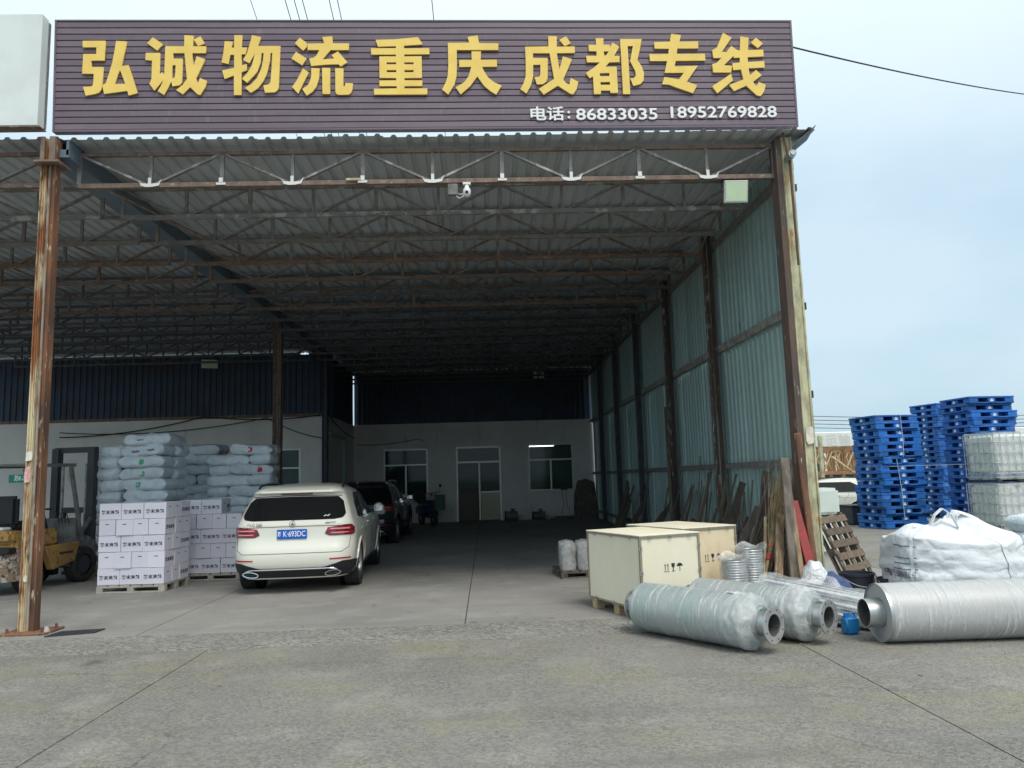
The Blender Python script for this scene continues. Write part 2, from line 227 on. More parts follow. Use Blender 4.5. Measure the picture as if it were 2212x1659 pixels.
# ------------------------------------------------------------------ ground
def concrete(name, base, dark, pale, peb=55.0, pebmix=.35, bump=.5, rough=.85, stain=(.2, .18, .14), stain_lo=.55, wear=False):
    m = bpy.data.materials.new(name); m.use_nodes = True; t = m.node_tree; N = t.nodes; LK = t.links.new; b = N['Principled BSDF']
    b.inputs['Roughness'].default_value = rough; b.inputs['Specular IOR Level'].default_value = .3
    g = N.new('ShaderNodeNewGeometry')
    def nz(sc, det=6, ro=.6):
        n = N.new('ShaderNodeTexNoise'); n.inputs['Scale'].default_value = sc; n.inputs['Detail'].default_value = det; n.inputs['Roughness'].default_value = ro; LK(g.outputs['Position'], n.inputs['Vector']); return n.outputs['Fac']
    def rg(f, a, z, o0=0, o1=1):
        r = N.new('ShaderNodeMapRange'); r.inputs['From Min'].default_value = a; r.inputs['From Max'].default_value = z; r.inputs['To Min'].default_value = o0; r.inputs['To Max'].default_value = o1; LK(f, r.inputs['Value']); return r.outputs[0]
    def mix(a, bb, f):
        x = N.new('ShaderNodeMix'); x.data_type = 'RGBA'
        for s_, q in (('A', a), ('B', bb)):
            if isinstance(q, tuple): x.inputs[s_].default_value = (*q, 1)
            else: LK(q, x.inputs[s_])
        if isinstance(f, float): x.inputs['Factor'].default_value = f
        else: LK(f, x.inputs['Factor'])
        return x.outputs['Result']
    vo = N.new('ShaderNodeTexVoronoi'); vo.inputs['Scale'].default_value = peb; vo.inputs['Randomness'].default_value = 1; LK(g.outputs['Position'], vo.inputs['Vector'])
    c = mix(base, dark, rg(nz(.55, 5), .40, .66)); c = mix(c, pale, rg(nz(1.7, 6), .52, .78)); c = mix(c, stain, rg(nz(.9, 8, .7), stain_lo, stain_lo+.22))
    sep = N.new('ShaderNodeSeparateColor'); LK(vo.outputs['Color'], sep.inputs[0])
    pc = mix(dark, pale, rg(sep.outputs[0], .1, .9))
    patch = N.new('ShaderNodeMath'); patch.operation = 'MULTIPLY'; LK(rg(nz(2.2, 4), .3, .6, .35, 1), patch.inputs[0]); patch.inputs[1].default_value = pebmix
    c = mix(c, pc, patch.outputs[0])
    c = mix(c, (dark[0]*.5, dark[1]*.5, dark[2]*.5), rg(nz(26, 3), .66, .74))
    if wear:
        mp2 = N.new('ShaderNodeMapping'); mp2.inputs['Scale'].default_value = (.10, 1.1, 1); LK(g.outputs['Position'], mp2.inputs[0]); tn = N.new('ShaderNodeTexNoise'); tn.inputs['Scale'].default_value = 1.6; tn.inputs['Detail'].default_value = 5; LK(mp2.outputs[0], tn.inputs['Vector'])
        c = mix(c, (dark[0]*.75, dark[1]*.75, dark[2]*.75), rg(tn.outputs['Fac'], .56, .80, 0, .55))
        c = mix(c, (.055, .052, .048), rg(nz(1.15, 3, .45), .70, .78, 0, .75))
        c = mix(c, (.10, .098, .09), rg(nz(3.6, 2, .4), .72, .77, 0, .6))
        ds = N.new('ShaderNodeVectorMath'); ds.operation = 'ADD'; nv = N.new('ShaderNodeTexNoise'); nv.inputs['Scale'].default_value = 1.8; nv.inputs['Detail'].default_value = 6; LK(g.outputs['Position'], nv.inputs['Vector'])
        sc_ = N.new('ShaderNodeVectorMath'); sc_.operation = 'SCALE'; sc_.inputs['Scale'].default_value = .55; LK(nv.outputs['Color'], sc_.inputs[0]); LK(g.outputs['Position'], ds.inputs[0]); LK(sc_.outputs[0], ds.inputs[1])
        cv = N.new('ShaderNodeTexVoronoi'); cv.feature = 'DISTANCE_TO_EDGE'; cv.inputs['Scale'].default_value = .34; LK(ds.outputs[0], cv.inputs['Vector'])
        ck = N.new('ShaderNodeMath'); ck.operation = 'MULTIPLY'; LK(rg(cv.outputs['Distance'], .0, .0035, 1, 0), ck.inputs[0]); LK(rg(nz(.5, 3), .53, .60, 0, .7), ck.inputs[1]); c = mix(c, (.07, .066, .06), ck.outputs[0])
    LK(c, b.inputs['Base Color'])
    bn = N.new('ShaderNodeBump'); bn.inputs['Strength'].default_value = bump; bn.inputs['Distance'].default_value = .006
    ad = N.new('ShaderNodeMath'); ad.operation = 'ADD'; LK(rg(vo.outputs['Distance'], 0, .6, 1, 0), ad.inputs[0]); LK(nz(90, 3), ad.inputs[1]); LK(ad.outputs[0], bn.inputs['Height']); LK(bn.outputs[0], b.inputs['Normal'])
    return m
K['yard'] = concrete('yard_concrete', (.225, .215, .196), (.145, .138, .127), (.345, .33, .295), 54, .5, .9, stain=(.265, .25, .145), stain_lo=.49, wear=True)
K['inner'] = concrete('floor_concrete', (.295, .282, .264), (.225, .216, .204), (.355, .34, .318), 60, .10, .2, .75, stain=(.19, .18, .165), wear=True)
K['strip'] = concrete('coarse_strip', (.235, .225, .207), (.13, .125, .115), (.37, .355, .32), 34, .75, 1.0, stain=(.24, .225, .16))
K['joint'] = mat('joint_dirt', (.055, .05, .045), .95)
gr = tag(MB().add([(-900, -900, -.014), (900, -900, -.014), (900, 1400, -.014), (-900, 1400, -.014)], [(0, 1, 2, 3)]).build('ground', K['joint']), kind='structure')
K['land'] = concrete('far_yard', (.27, .265, .25), (.2, .197, .185), (.36, .35, .32), 20, .2, .3)
tag(MB().add([(-900, 46, -.006), (900, 46, -.006), (900, 1400, -.006), (-900, 1400, -.006)], [(0, 1, 2, 3)]).build('land', K['land']), kind='structure')
XS = [-26, -20.4, -17.2, -13.9, -10.6, -7.25, -3.9, -.28, 2.86, 6.2, 9.5, 12.8, 16.1, 19.4, 22.7, 26, 40]
def slab(x0, x1, y0, y1, m, nm, parent=gr, gap=.006):
    w, d = x1-x0-gap*2, y1-y0-gap*2
    b = MB(); n = 3
    jx = [rnd.uniform(-.003, .003) for _ in range(4)]
    b.add([(x0+gap, y0+gap+jx[0], 0), (x1-gap, y0+gap+jx[1], 0), (x1-gap, y1-gap+jx[2], 0), (x0+gap, y1-gap+jx[3], 0), (x0+gap, y0+gap, -.02), (x1-gap, y0+gap, -.02), (x1-gap, y1-gap, -.02), (x0+gap, y1-gap, -.02)],
          [(0, 1, 2, 3), (0, 4, 5, 1), (1, 5, 6, 2), (2, 6, 7, 3), (3, 7, 4, 0)])
    return b.build(nm, m, parent)
for i in range(len(XS)-1):
    a, b_ = XS[i], XS[i+1]
    ins = b_ <= 4.6 or a < 4
    if a < 2.9:
        slab(a, min(b_, 99), 7.8, 8.66, K['strip'], 'drain_strip', gap=.0)
        for y0, y1 in ((8.66, 14.6), (14.6, 20.6), (20.6, 24.6), (24.6, 34)): slab(a, b_, y0, y1, K['inner'], 'floor_slab')
    else:
        for y0, y1 in ((7.8, 14.6), (14.6, 21), (21, 29), (29, 46)): slab(a, b_, y0, y1, K['yard'], 'concrete_slab')

XY = [-26, -19, -11.5, -2.8, 2.86, 9.5, 16.1, 26, 40]
for a, b_ in zip(XY, XY[1:]):
    for y0, y1 in ((-24, -14), (-14, -4), (-4, 7.8)): slab(a, b_, y0, y1, K['yard'], 'concrete_slab')
# ------------------------------------------------------------------ warehouse
wh = thing('warehouse', 'open-fronted corrugated steel warehouse with rusty columns and lattice roof trusses', 'warehouse', (-.6, 9.1, 0))
W0 = Vector((-.6, 9.1, 0))
def wpart(mb, name, m, parent=None, **k):
    mb.v = [tuple(Vector(p)-W0) for p in mb.v]; o = mb.build(name, m, parent or wh, **k); return o
def sub(mb, name, m, parent, **k): mb.v = [tuple(Vector(p)-W0) for p in mb.v]; return mb.build(name, m, parent, **k)
def wlink(name, me, m, parent, loc, rot=None): return link(name, me, m, parent, Vector(loc)-W0, rot)
PITCH_R = .2
def corr_mesh(name, width, length, h=.032, flat=.115, slope=.022, axis_len='Y', nlen=6, sag=0, lap=0):
    "corrugated sheet: ribs along the length, profile across"
    xs = [0.0]; zs = [0.0]; x = 0
    for k in range(int(round(width/PITCH_R))):
        for dx, z in ((flat, 0), (flat+slope, h), (PITCH_R-slope, h), (PITCH_R, 0)): xs.append(x+dx); zs.append(z)
        x += PITCH_R
    if lap: xs.append(width+lap); zs.append(-.002)
    V = []; F = []; m = len(xs)
    for j in range(nlen):
        for a, z in zip(xs, zs):
            l = length*j/(nlen-1)
            V.append((a, l, z+sag*sin(.9*l)*.6)) if axis_len == 'Y' else V.append((a, -z+sag*sin(l*2), l))
    for j in range(nlen-1):
        for i in range(m-1): F.append((j*m+i, j*m+i+1, (j+1)*m+i+1, (j+1)*m+i))
    me = bpy.data.meshes.new(name); me.from_pydata(V, [], F); return me
# roof: sheets 0.8 m wide, ribs running front to back
roof = wpart(MB().box((-.6, 29.5, 5.86), (9.6, .05, .05)), 'roof', K['steel_old'])
rs = [corr_mesh('roof_sheet', .8, 20.5, sag=.010, nlen=14, lap=.03) for _ in range(2)]
rsl = [corr_mesh('roof_sheet', .8, 15.6, sag=.010, nlen=12, lap=.03) for _ in range(2)]
sl = math.atan2(-.11, 20.4)
x = -5.24; i = 0
while x < 4.2:
    wlink('roof_sheet', rs[i % 2], K['roof'], roof, (x, 9.17+rnd.uniform(-.05, .05), 5.985+.004*(i % 2)), (sl, 0, 0)); x += .8; i += 1
x = -5.24-.8
while x > -18.2:
    wlink('roof_sheet', rsl[i % 2], K['roof'], roof, (x, 9.17+rnd.uniform(-.05, .05), 5.985+.004*(i % 2)), (sl, 0, 0)); x -= .8; i += 1
# trusses across the width
def truss(Y, xa, xb, npan, members, m1, m2, m3, zt=5.885, zb=5.455):
    zt -= (Y-9.4)*.0052; zb -= (Y-9.4)*.0035
    pw = (xb-xa)/npan
    top = MB().box(((xa+xb)/2, Y, zt), (xb-xa, .05, .045)); top.box(((xa+xb)/2, Y+.028, zt+.010), (xb-xa, .006, .06))
    bot = MB().box(((xa+xb)/2, Y, zb), (xb-xa, .055, .042)); bot.box(((xa+xb)/2, Y-.031, zb+.008), (xb-xa, .006, .058))
    mem = []
    for k in range(npan+1):
        xx = xa+k*pw; w = .04 if k % 2 else .05
        mem.append(('vertical', MB().box((xx, Y, (zt+zb)/2), (w, .036, zt-zb-.05)), m3))
        if k < npan:
            p, q = ((xx, Y, zb), (xx+pw, Y, zt)) if k % 2 else ((xx, Y, zt), (xx+pw, Y, zb))
            mem.append(('diagonal', MB().bar(p, q, .03, .045, (0, 1, 0)), m2))
    if members:
        t = wpart(top, 'truss', m1); sub(bot, 'bottom_chord', m1, t)
        for nm, b, mm in mem: sub(b, nm, mm, t)
    else:
        for nm, b, mm in mem: top.add(b.v, b.f)
        top.add(bot.v, bot.f); t = wpart(top, 'truss', m1)
    return t, pw, zb
K['steel_shaded'] = mat('steel_shaded', (.13, .145, .16), .7, .1, (.10, .10, .105), 6)  # darker copy of the truss steel: shade at the rear painted into the colour
sets = [('steel_rust', 'steel_mix', 'steel_old'), ('steel_mix', 'steel_old', 'steel_old'), ('steel_old', 'steel_old', 'steel_old'), ('steel_rust', 'steel_rust', 'steel_old'), ('steel_rust', 'steel_old', 'steel_rust')]
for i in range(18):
    Y = 9.4+1.15*i; s_ = [K[q] for q in sets[i] if i < 5] if i < 5 else ([K['steel_rust']]*3 if i in (6,) else [K['steel_shaded']]*3)
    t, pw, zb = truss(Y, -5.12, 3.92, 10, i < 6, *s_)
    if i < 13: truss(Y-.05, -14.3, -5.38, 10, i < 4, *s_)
    if i == 0:                        # pale welded plates at the nodes of the front truss
        for k in range(11):
            xx = -5.12+k*pw
            if k in (0, 10): continue
            b = MB()
            if k % 2 == 1 and True:
                b.add([(xx-.14, Y-.045, zb+.075), (xx-.11, Y-.045, zb+.03), (xx-.02, Y-.045, zb+.02), (xx-.02, Y-.045, zb+.10), (xx+.02, Y-.045, zb+.10), (xx+.02, Y-.045, zb+.02), (xx+.11, Y-.045, zb+.03), (xx+.15, Y-.045, zb+.085), (xx+.12, Y-.045, zb-.005), (xx+.03, Y-.045, zb-.022), (xx-.05, Y-.045, zb-.022), (xx-.11, Y-.045, zb-.005)],
                      [(0, 1, 11), (1, 2, 10, 11), (2, 5, 9, 10), (3, 4, 5, 2), (5, 6, 8, 9), (6, 7, 8)])
            else: b.box((xx, Y-.05, zb+.05), (.05, .012, .07)); b.box((xx, Y-.05, zb+.005), (.12, .012, .03))
            sub(b, 'gusset_plate', K['white_pl'], t)
        sub(MB().box((-1.62, Y-.05, zb+.035), (.19, .03, .03)), 'paint_batten', K['peel_yellow'], t)
# valley girder over the middle row of columns
g_ = MB().box((-5.27, 16.7, 5.78), (.34, 15.2, .1)); g_.box((-5.42, 16.7, 5.86), (.03, 15.2, .2)); g_.box((-5.12, 16.7, 5.86), (.03, 15.2, .2)); wpart(g_, 'valley_girder', K['roof_dark'])
for p, q in (((-1.6, 9.4, 5.46), (-.9, 10.55, 5.9)), ((-1.0, 10.6, 5.46), (-.3, 12.8, 5.85)), ((-4.9, 9.5, 5.5), (-4.0, 12.8, 5.5)), ((3.4, 9.5, 5.5), (3.9, 12.9, 5.5)), ((-.8, 13.9, 5.5), (1.2, 18.2, 5.5))):
    wpart(MB().cyl(p, q, .018, n=6), 'bracing_rod', K['steel_rust'])
# columns
def channel_col(x, y, h, w, d, ml, mm, mr, name='column', lean=0):
    b = MB(); b.box((x-w*.31, y, h/2), (w*.34, d, h)); b.box((x-w*.46, y-d/2-.012, h/2), (w*.06, .03, h)); b.box((x-w*.18, y-d/2-.008, h/2), (w*.05, .022, h)); b.box((x-w*.31, y-d/2-.004, h/2), (w*.05, .016, h))
    o = wpart(b, name, ml)
    sub(MB().box((x-w*.005, y+.012, h/2), (w*.24, d-.03, h-.004)), 'web', mm, o)
    b = MB(); b.box((x+w*.31, y, h/2), (w*.34, d, h-.002)); b.box((x+w*.46, y-d/2-.012, h/2), (w*.06, .03, h-.002)); b.box((x+w*.17, y-d/2-.008, h/2), (w*.05, .022, h-.002))
    sub(b, 'channel', mr, o)
    return o
lc = channel_col(-5.30, 9.10, 5.95, .185, .10, K['rust_paint'], K['peel_grey'], K['rust_dark'], 'column')
b = MB().box((-5.27, 9.1, .012), (.52, .42, .024)); sub(b, 'base_plate', K['rust_dark'], lc, bevel=.004)
for dx, dy in ((-.19, -.15), (.2, -.14), (.21, .12)): sub(MB().cyl((-5.27+dx, 9.1+dy, .02), (-5.27+dx, 9.1+dy, .075), .016, n=6), 'anchor_bolt', K['rust_dark'], lc)
sub(MB().box((-5.29, 9.09, 5.62), (.3, .3, .025)).box((-5.36, 9.0, 5.78), (.05, .03, .34)).box((-5.24, 9.0, 5.78), (.07, .04, .34)), 'cap_plate', K['steel_rust'], lc)
K['paper'] = mat('poster_scrap', (.74, .71, .62), .9, 0, (.62, .56, .46), 12); K['pinkpaper'] = mat('pink_scrap', (.62, .30, .28), .9, 0, (.70, .55, .50), 14)
def scrap(x, z, w, h, m, y=8.985, parent=None):
    n = 12; V = [(x, y-.002, z)]+[(x+w*.5*(1+.35*(rnd.random()-.5))*max(-1, min(1, 1.35*cos(2*pi*k/n))), y-.001-.004*rnd.random(), z+h*.5*(1+.35*(rnd.random()-.5))*max(-1, min(1, 1.35*sin(2*pi*k/n)))) for k in range(n)]
    sub(MB().add(V, [(0, k+1, (k+1) % n+1) for k in range(n)]), 'paper_scrap', m, parent)
scrap(-5.357, 2.02, .07, .12, K['paper'], 9.022, lc); scrap(-5.36, 1.8, .07, .19, K['pinkpaper'], 9.021, lc); scrap(-5.33, .62, .04, .07, K['paper'], 9.022, lc)
rc = wpart(MB().box((4.055, 9.37, 2.98), (.135, .16, 5.96)).box((4.115, 9.283, 2.98), (.02, .018, 5.96)).box((4.0, 9.284, 2.98), (.018, .016, 5.96)), 'column', K['peel_yellow'])
sub(MB().box((3.945, 9.39, 2.97), (.085, .2, 5.94)).box((3.915, 9.284, 2.97), (.018, .022, 5.94)), 'channel', K['col_dark'], rc)
scrap(4.06, 2.02, .10, .2, K['paper'], 9.268, rc)
for z in (2.55, 5.3, 3.7, 1.62): sub(MB().box((4.16, 9.4, z), (.07, .06, .09)), 'bracket', K['dark_metal'], rc)
sub(MB().tube([(4.0, 9.22, 5.98), (4.02, 9.2, 5.75), (4.05, 9.2, 5.6), (4.06, 9.2, 4.2)], .016), 'conduit', K['col_dark'], rc)
lens_ = MB().cyl((4.03, 9.05, 5.63), (4.07, 9.3, 5.66), .05, .055, n=14); lens_.cyl((4.03, 9.03, 5.63), (4.03, 9.06, 5.63), .03, n=12)
for Y in (13.0, 16.2, 19.6, 22.9, 26.1): channel_col(4.06, Y, 5.86, .15, .11, K['peel_wall'] if Y < 17 else K['steel_shaded'], K['peel_grey'] if Y < 14 else K['steel_shaded'], K['col_dark'] if Y < 17 else K['steel_shaded'], 'column')  # posts farther back coloured darker, standing in for the shade there
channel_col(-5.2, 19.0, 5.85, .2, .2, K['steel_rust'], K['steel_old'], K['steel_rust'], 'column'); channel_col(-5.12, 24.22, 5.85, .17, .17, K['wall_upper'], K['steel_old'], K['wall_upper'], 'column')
# right wall: girts and vertical-rib sheets (two tiers)
rw = wpart(MB().box((4.16, 19.4, 1.7), (.05, 20.0, .09)), 'side_wall', K['steel_old'])
for z in (.28, 3.74, 5.6): sub(MB().box((4.16, 19.4, z), (.05, 20.0, .10 if z != 3.74 else .12)), 'girt', K['steel_grey'] if z == 3.74 else K['steel_old'], rw)
me_hi = corr_mesh('wall_sheet', .8, 2.36, .028, .1, .02, 'Z', 6, .004); me_lo = corr_mesh('wall_sheet', .8, 3.66, .028, .1, .02, 'Z', 6, .004)
y = 9.5; k = 0
while y < 29.2:
    wlink('wall_sheet', me_lo, K['wall_sheet'], rw, (4.225+.004*(k % 2), y, .0), (0, 0, pi/2))
    wlink('wall_sheet', me_hi, K['wall_sheet'], rw, (4.21, y+.004, 3.60+rnd.uniform(-.03, .0)+(.02 if k > 9 else .05)), (0, 0, pi/2)); y += .79; k += 1
# rear cladding above the masonry
ru = wpart(MB().box((-11.6, 24.43, 3.82), (13.0, .06, .1)), 'cladding', K['steel_rust'])
me_u = corr_mesh('cladding_sheet', .8, 2.03, .028, .1, .02, 'Z', 4, .006); me_r = corr_mesh('cladding_sheet', .8, 2.08, .028, .1, .02, 'Z', 4, .004)
x = -18.36
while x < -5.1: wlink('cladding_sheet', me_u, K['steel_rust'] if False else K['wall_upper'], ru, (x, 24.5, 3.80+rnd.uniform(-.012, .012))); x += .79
x = -5.1
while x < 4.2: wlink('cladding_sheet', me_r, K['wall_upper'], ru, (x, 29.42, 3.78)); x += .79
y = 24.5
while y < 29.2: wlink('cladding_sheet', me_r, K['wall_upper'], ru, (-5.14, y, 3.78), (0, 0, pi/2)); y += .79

sub(MB().box((-5.12, 24.5, 4.62), (.16, .12, 1.66)), 'corner_trim', K['wall_upper'], ru)
# ------------------------------------------------------------------ masonry office behind
of = thing('office_block', 'grey-white rendered office wall with door and windows at the back of the shed', 'building', (-.4, 29.3, 0))
O0 = Vector((-.4, 29.3, 0))
def opart(mb, name, m, parent=None, **k): mb.v = [tuple(Vector(p)-O0) for p in mb.v]; return mb.build(name, m, parent or of, **k)
H = 3.82; OPEN = [(-3.96, -2.26, 1.04, 2.84), (-1.16, .57, 0.0, 2.86), (1.64, 3.40, 1.08, 2.90)]
w = MB(); xs = -5.1
for x0, x1, z0, z1 in OPEN:
    w.box(((xs+x0)/2, 29.4, H/2), (x0-xs, .2, H)); w.box(((x0+x1)/2, 29.4, (z1+H)/2), (x1-x0, .2, H-z1))
    if z0 > 0: w.box(((x0+x1)/2, 29.4, z0/2), (x1-x0, .2, z0))
    xs = x1
w.box(((xs+4.36)/2, 29.4, H/2), (4.36-xs, .2, H))
opart(w, 'wall', K['plaster'])
opart(MB().box((-5.16, 26.9, 1.9), (.12, 5.0, 3.8)), 'return_wall', K['plaster'])
WL = [(-12.3, -10.9, 1.1, 2.7), (-7.3, -5.95, 1.0, 2.75)]
w = MB(); xs = -18.4
for x0, x1, z0, z1 in WL:
    w.box(((xs+x0)/2, 24.5, 1.9), (x0-xs, .18, 3.8)); w.box(((x0+x1)/2, 24.5, (z1+3.8)/2), (x1-x0, .18, 3.8-z1)); w.box(((x0+x1)/2, 24.5, z0/2), (x1-x0, .18, z0)); xs = x1
w.box(((xs-5.22)/2, 24.5, 1.9), (-5.22-xs, .18, 3.8)); opart(w, 'wall', K['plaster'])
def window(x0, x1, z0, z1, Y, tr=.62):
    f = MB(); t = .055; zt = z1-tr
    for a, c in (((x0+x1)/2, z0+t/2), ((x0+x1)/2, z1-t/2), ((x0+x1)/2, zt)): f.box((a, Y, c), (x1-x0, .07, t))
    for a in (x0+t/2, x1-t/2): f.box((a, Y, (z0+z1)/2), (t, .072, z1-z0))
    f.box(((x0+x1)/2, Y-.004, (z0+zt)/2), (.06, .06, zt-z0))
    o = opart(f, 'window', K['alu'], bevel=.004)
    for a, b_, c, d in ((x0+t, x1-t, zt+t/2, z1-t), (x0+t, (x0+x1)/2-.03, z0+t, zt-t/2), ((x0+x1)/2+.03, x1-t, z0+t, zt-t/2)):
        opart(MB().box(((a+b_)/2, Y+.01, (c+d)/2), (b_-a, .008, d-c)), 'pane', K['glass_dark'], o)
    opart(MB().box(((x0+x1)/2, Y-.06, z0-.02), (x1-x0+.1, .16, .04)), 'sill', K['plaster'], o)
    return o
window(-3.96, -2.26, 1.04, 2.84, 29.36); window(1.64, 3.40, 1.08, 2.90, 29.36)
for a in WL: window(*a, 24.46)
K['door_brown'] = mat('door_panel', (.13, .10, .08), .5); K['door_cream'] = mat('door_cream', (.60, .57, .42), .5)
f = MB(); Y = 29.36; x0, x1, z1 = -1.16, .57, 2.86; xm = -.27
for a in (x0+.03, xm, x1-.03): f.box((a, Y, 1.15 if a == xm else z1/2), (.06, .08, 2.25 if a == xm else z1))
f.box(((x0+x1)/2, Y-.002, z1-.03), (x1-x0, .08, .06)); f.box(((x0+x1)/2, Y-.002, 2.26), (x1-x0, .08, .07))
dr = opart(f, 'door', K['alu'], bevel=.004)
opart(MB().box(((x0+x1)/2, Y, 2.55), (x1-x0-.12, .008, .5)), 'pane', K['glass_dark'], dr)
opart(MB().box((-.72, Y+.02, .55), (.78, .04, 1.06)), 'leaf_panel', K['door_brown'], dr); opart(MB().box((-.72, Y+.02, 1.65), (.78, .008, 1.1)), 'pane', K['glass_dark'], dr); opart(MB().box((-.36, Y-.02, 1.1), (.03, .05, .16)), 'handle', K['dark_metal'], dr)
opart(MB().box((.14, Y+.012, .55), (.72, .03, 1.04)), 'leaf_panel', K['door_cream'], dr); opart(MB().box((.14, Y-.006, 1.1), (.76, .06, .05)), 'rail', K['alu'], dr); opart(MB().box((.14, Y+.012, 1.68), (.72, .008, 1.1)), 'pane', K['glass_dark'], dr)
# rooms behind the windows
K['room'] = mat('room_paint', (.42, .55, .48), .9); K['room_floor'] = mat('room_floor', (.2, .18, .16), .7)
w = MB(); w.box((-.4, 33.6, 1.6), (9.6, .1, 3.3)); w.box((-.4, 31.6, 3.2), (9.6, 4.1, .1)); w.box((-5.1, 31.6, 1.6), (.1, 4.1, 3.3)); w.box((4.4, 31.6, 1.6), (.1, 4.1, 3.3)); w.box((1.1, 31.6, 1.6), (.1, 4.1, 3.3)); opart(w, 'inner_wall', K['room'])
opart(MB().box((-11, 27, 1.6), (12, .1, 3.3)).box((-11, 25.8, 3.2), (12, 2.4, .1)), 'inner_wall', K['room'])
K['tube_on'] = bpy.data.materials.new('tube_on'); K['tube_on'].use_nodes = True
_b = K['tube_on'].node_tree.nodes['Principled BSDF']; _b.inputs['Emission Color'].default_value = (.9, 1, .95, 1); _b.inputs['Emission Strength'].default_value = 9
tl = thing('tube_lamp', 'lit white fluorescent tube seen through the office window by the side wall', 'lamp', (2.25, 30.6, 2.86))
MB().cyl((-.52, 0, 0), (.52, 0, 0), .02, n=8).build('tube', K['tube_on'], tl); MB().box((0, 0, .05), (1.1, .07, .05)).build('housing', K['white_pl'], tl); MB().cyl((-.3, 0, .07), (-.3, 0, .29), .006, n=5).cyl((.3, 0, .07), (.3, 0, .29), .006, n=5).build('rod', K['dark_metal'], tl)
for x, z, s_, lb in ((-2.7, 1.25, .5, 'brown desk cabinet behind the window beside the black car'), (2.7, 1.2, .6, 'grey cabinet behind the lit office window')):
    t = thing('cabinet', lb, 'cabinet', (x, 31.2, 0)); MB().box((0, 0, .6), (.9, .45, 1.2)).build('carcass', K['wood'], t, bevel=.01); MB().box((0, -.235, .85), (.84, .02, .5)).build('drawer_front', K['wood_old'], t)

# ------------------------------------------------------------------ sign
U = Vector((9.45, .18, .04)).normalized(); V_ = Vector((0, -.05, 1.42)); V_ = (V_-U*V_.dot(U)).normalized(); Y_ = V_.cross(U)
P0 = Vector((-5.26, 9.06, 6.06))
SM = Matrix(((U.x, Y_.x, V_.x, P0.x), (U.y, Y_.y, V_.y, P0.y), (U.z, Y_.z, V_.z, P0.z), (0, 0, 0, 1)))
sg = thing('sign_board', 'long brown slatted fascia sign with large gold Chinese characters', 'sign'); sg.matrix_world = SM
SW, SH = 9.452, 1.42
MB().box((SW/2, .045, SH/2), (SW, .05, SH)).build('backing', K['dark_metal'], sg)
ns = 17; ph = SH/ns
sm = MB()
prof = [(.002, .002), (-.011, .004), (-.0145, .009), (-.0125, ph-.010), (-.010, ph-.006), (.004, ph-.004), (.02, ph-.004), (.02, .002)]
n = 24; Vv = []
for i in range(n+1):
    for yy, zz in prof: Vv.append((SW*i/n, yy+.0022*noise.noise((i*.7, 0, 1.3)), zz+.0012*noise.noise((i*.45, zz, 4.1))))
m = len(prof); Ff = [(i*m+k, i*m+(k+1) % m, (i+1)*m+(k+1) % m, (i+1)*m+k) for i in range(n) for k in range(m)]+[tuple(range(m)), tuple(range(n*m+m-1, n*m-1, -1))]
slm = sm.add(Vv, Ff).mesh('slat')
for k in range(ns): link('slat', slm, K['sign_slat'], sg, (0, 0, k*ph))
for x in (-.012, SW+.012): MB().box((x, .03, SH/2), (.024, .1, SH+.01)).build('edge_trim', K['sign_slat'], sg)
MB().box((SW/2, .03, SH+.012), (SW+.05, .1, .02)).build('edge_trim', K['sign_slat'], sg); MB().box((SW/2, .03, -.012), (SW+.05, .1, .022)).build('edge_trim', K['sign_slat'], sg)
for lp in LETTERS:
    me = poly_mesh('character', lp, .022); link('character', me, K['gold'], sg, (0, -.03, 0))
def sign_text(txt, u0, u1, v, h, bold):
    me = text_mesh(txt, .2, bold, .016, 'LEFT'); xs = [q.co.x for q in me.vertices]; zs = [q.co.z for q in me.vertices]
    me.transform(Matrix.Translation((-min(xs), 0, -(min(zs)+max(zs))/2))); me.transform(Matrix.Diagonal(((u1-u0)/(max(xs)-min(xs)), 1, h/(max(zs)-min(zs)), 1)))
    link('phone_number', me, K['white_letter'], sg, (u0, -.025, v))
sign_text('电话', 5.946, 6.382, .168, .185, .0035); sign_text(':', 6.425, 6.46, .15, .10, .004); sign_text('86833035', 6.537, 7.603, .156, .155, .003); sign_text('18952769828', 7.778, 9.19, .174, .155, .003)
for x in (.3, 3.2, 6.2, 9.1):
    MB().bar((x, .07, .1), (x, .07, 1.35), .05).build('frame_post', K['steel_rust'], sg)
# neighbouring pale fascia
wp = thing('fascia_panel', 'blank pale grey metal fascia panel beside the brown sign', 'panel', (-5.36, 9.0, 6.03))
for i, x in enumerate((-.34, -1.02, -1.7, -2.38, -3.06, -3.74)): MB().box((x+(.07 if i == 0 else 0), -.07, .735), (.668+(-.14 if i == 0 else 0)+.006, .14, 1.46)).build('sheet', K['white_panel'], wp, bevel=.006)
MB().box((-2, .02, .735), (4.0, .05, 1.40)).build('frame', K['steel_old'], wp)
MB().box((-2, -.065, -.006), (4.05, .15, .012)).build('edge_trim', K['steel_rust'], wp)
# wall bracket horn speaker on the right column
o = thing('security_camera', 'grey round bullet camera on the rusty right-hand front column', 'camera', (4.05, 9.2, 5.63)); lens_.v = [tuple(Vector(p)-Vector((4.05, 9.2, 5.63))) for p in lens_.v]; lens_.build('housing', K['galv'], o, smooth=40); MB().box((0, .06, .06), (.04, .1, .04)).build('bracket', K['dark_metal'], o)
MB().add([(0, 0, 0), (.24, -.05, .20), (.27, .3, .16), (.02, .3, -.04), (0, 0, -.012), (.24, -.05, .188), (.27, .3, .148), (.02, .3, -.052)], [(0, 1, 2, 3), (7, 6, 5, 4), (0, 4, 5, 1), (1, 5, 6, 2), (2, 6, 7, 3), (3, 7, 4, 0)]).build('corner_flashing', K['roof_dark'], wh, loc=Vector((4.17, 9.2, 5.86))-W0)
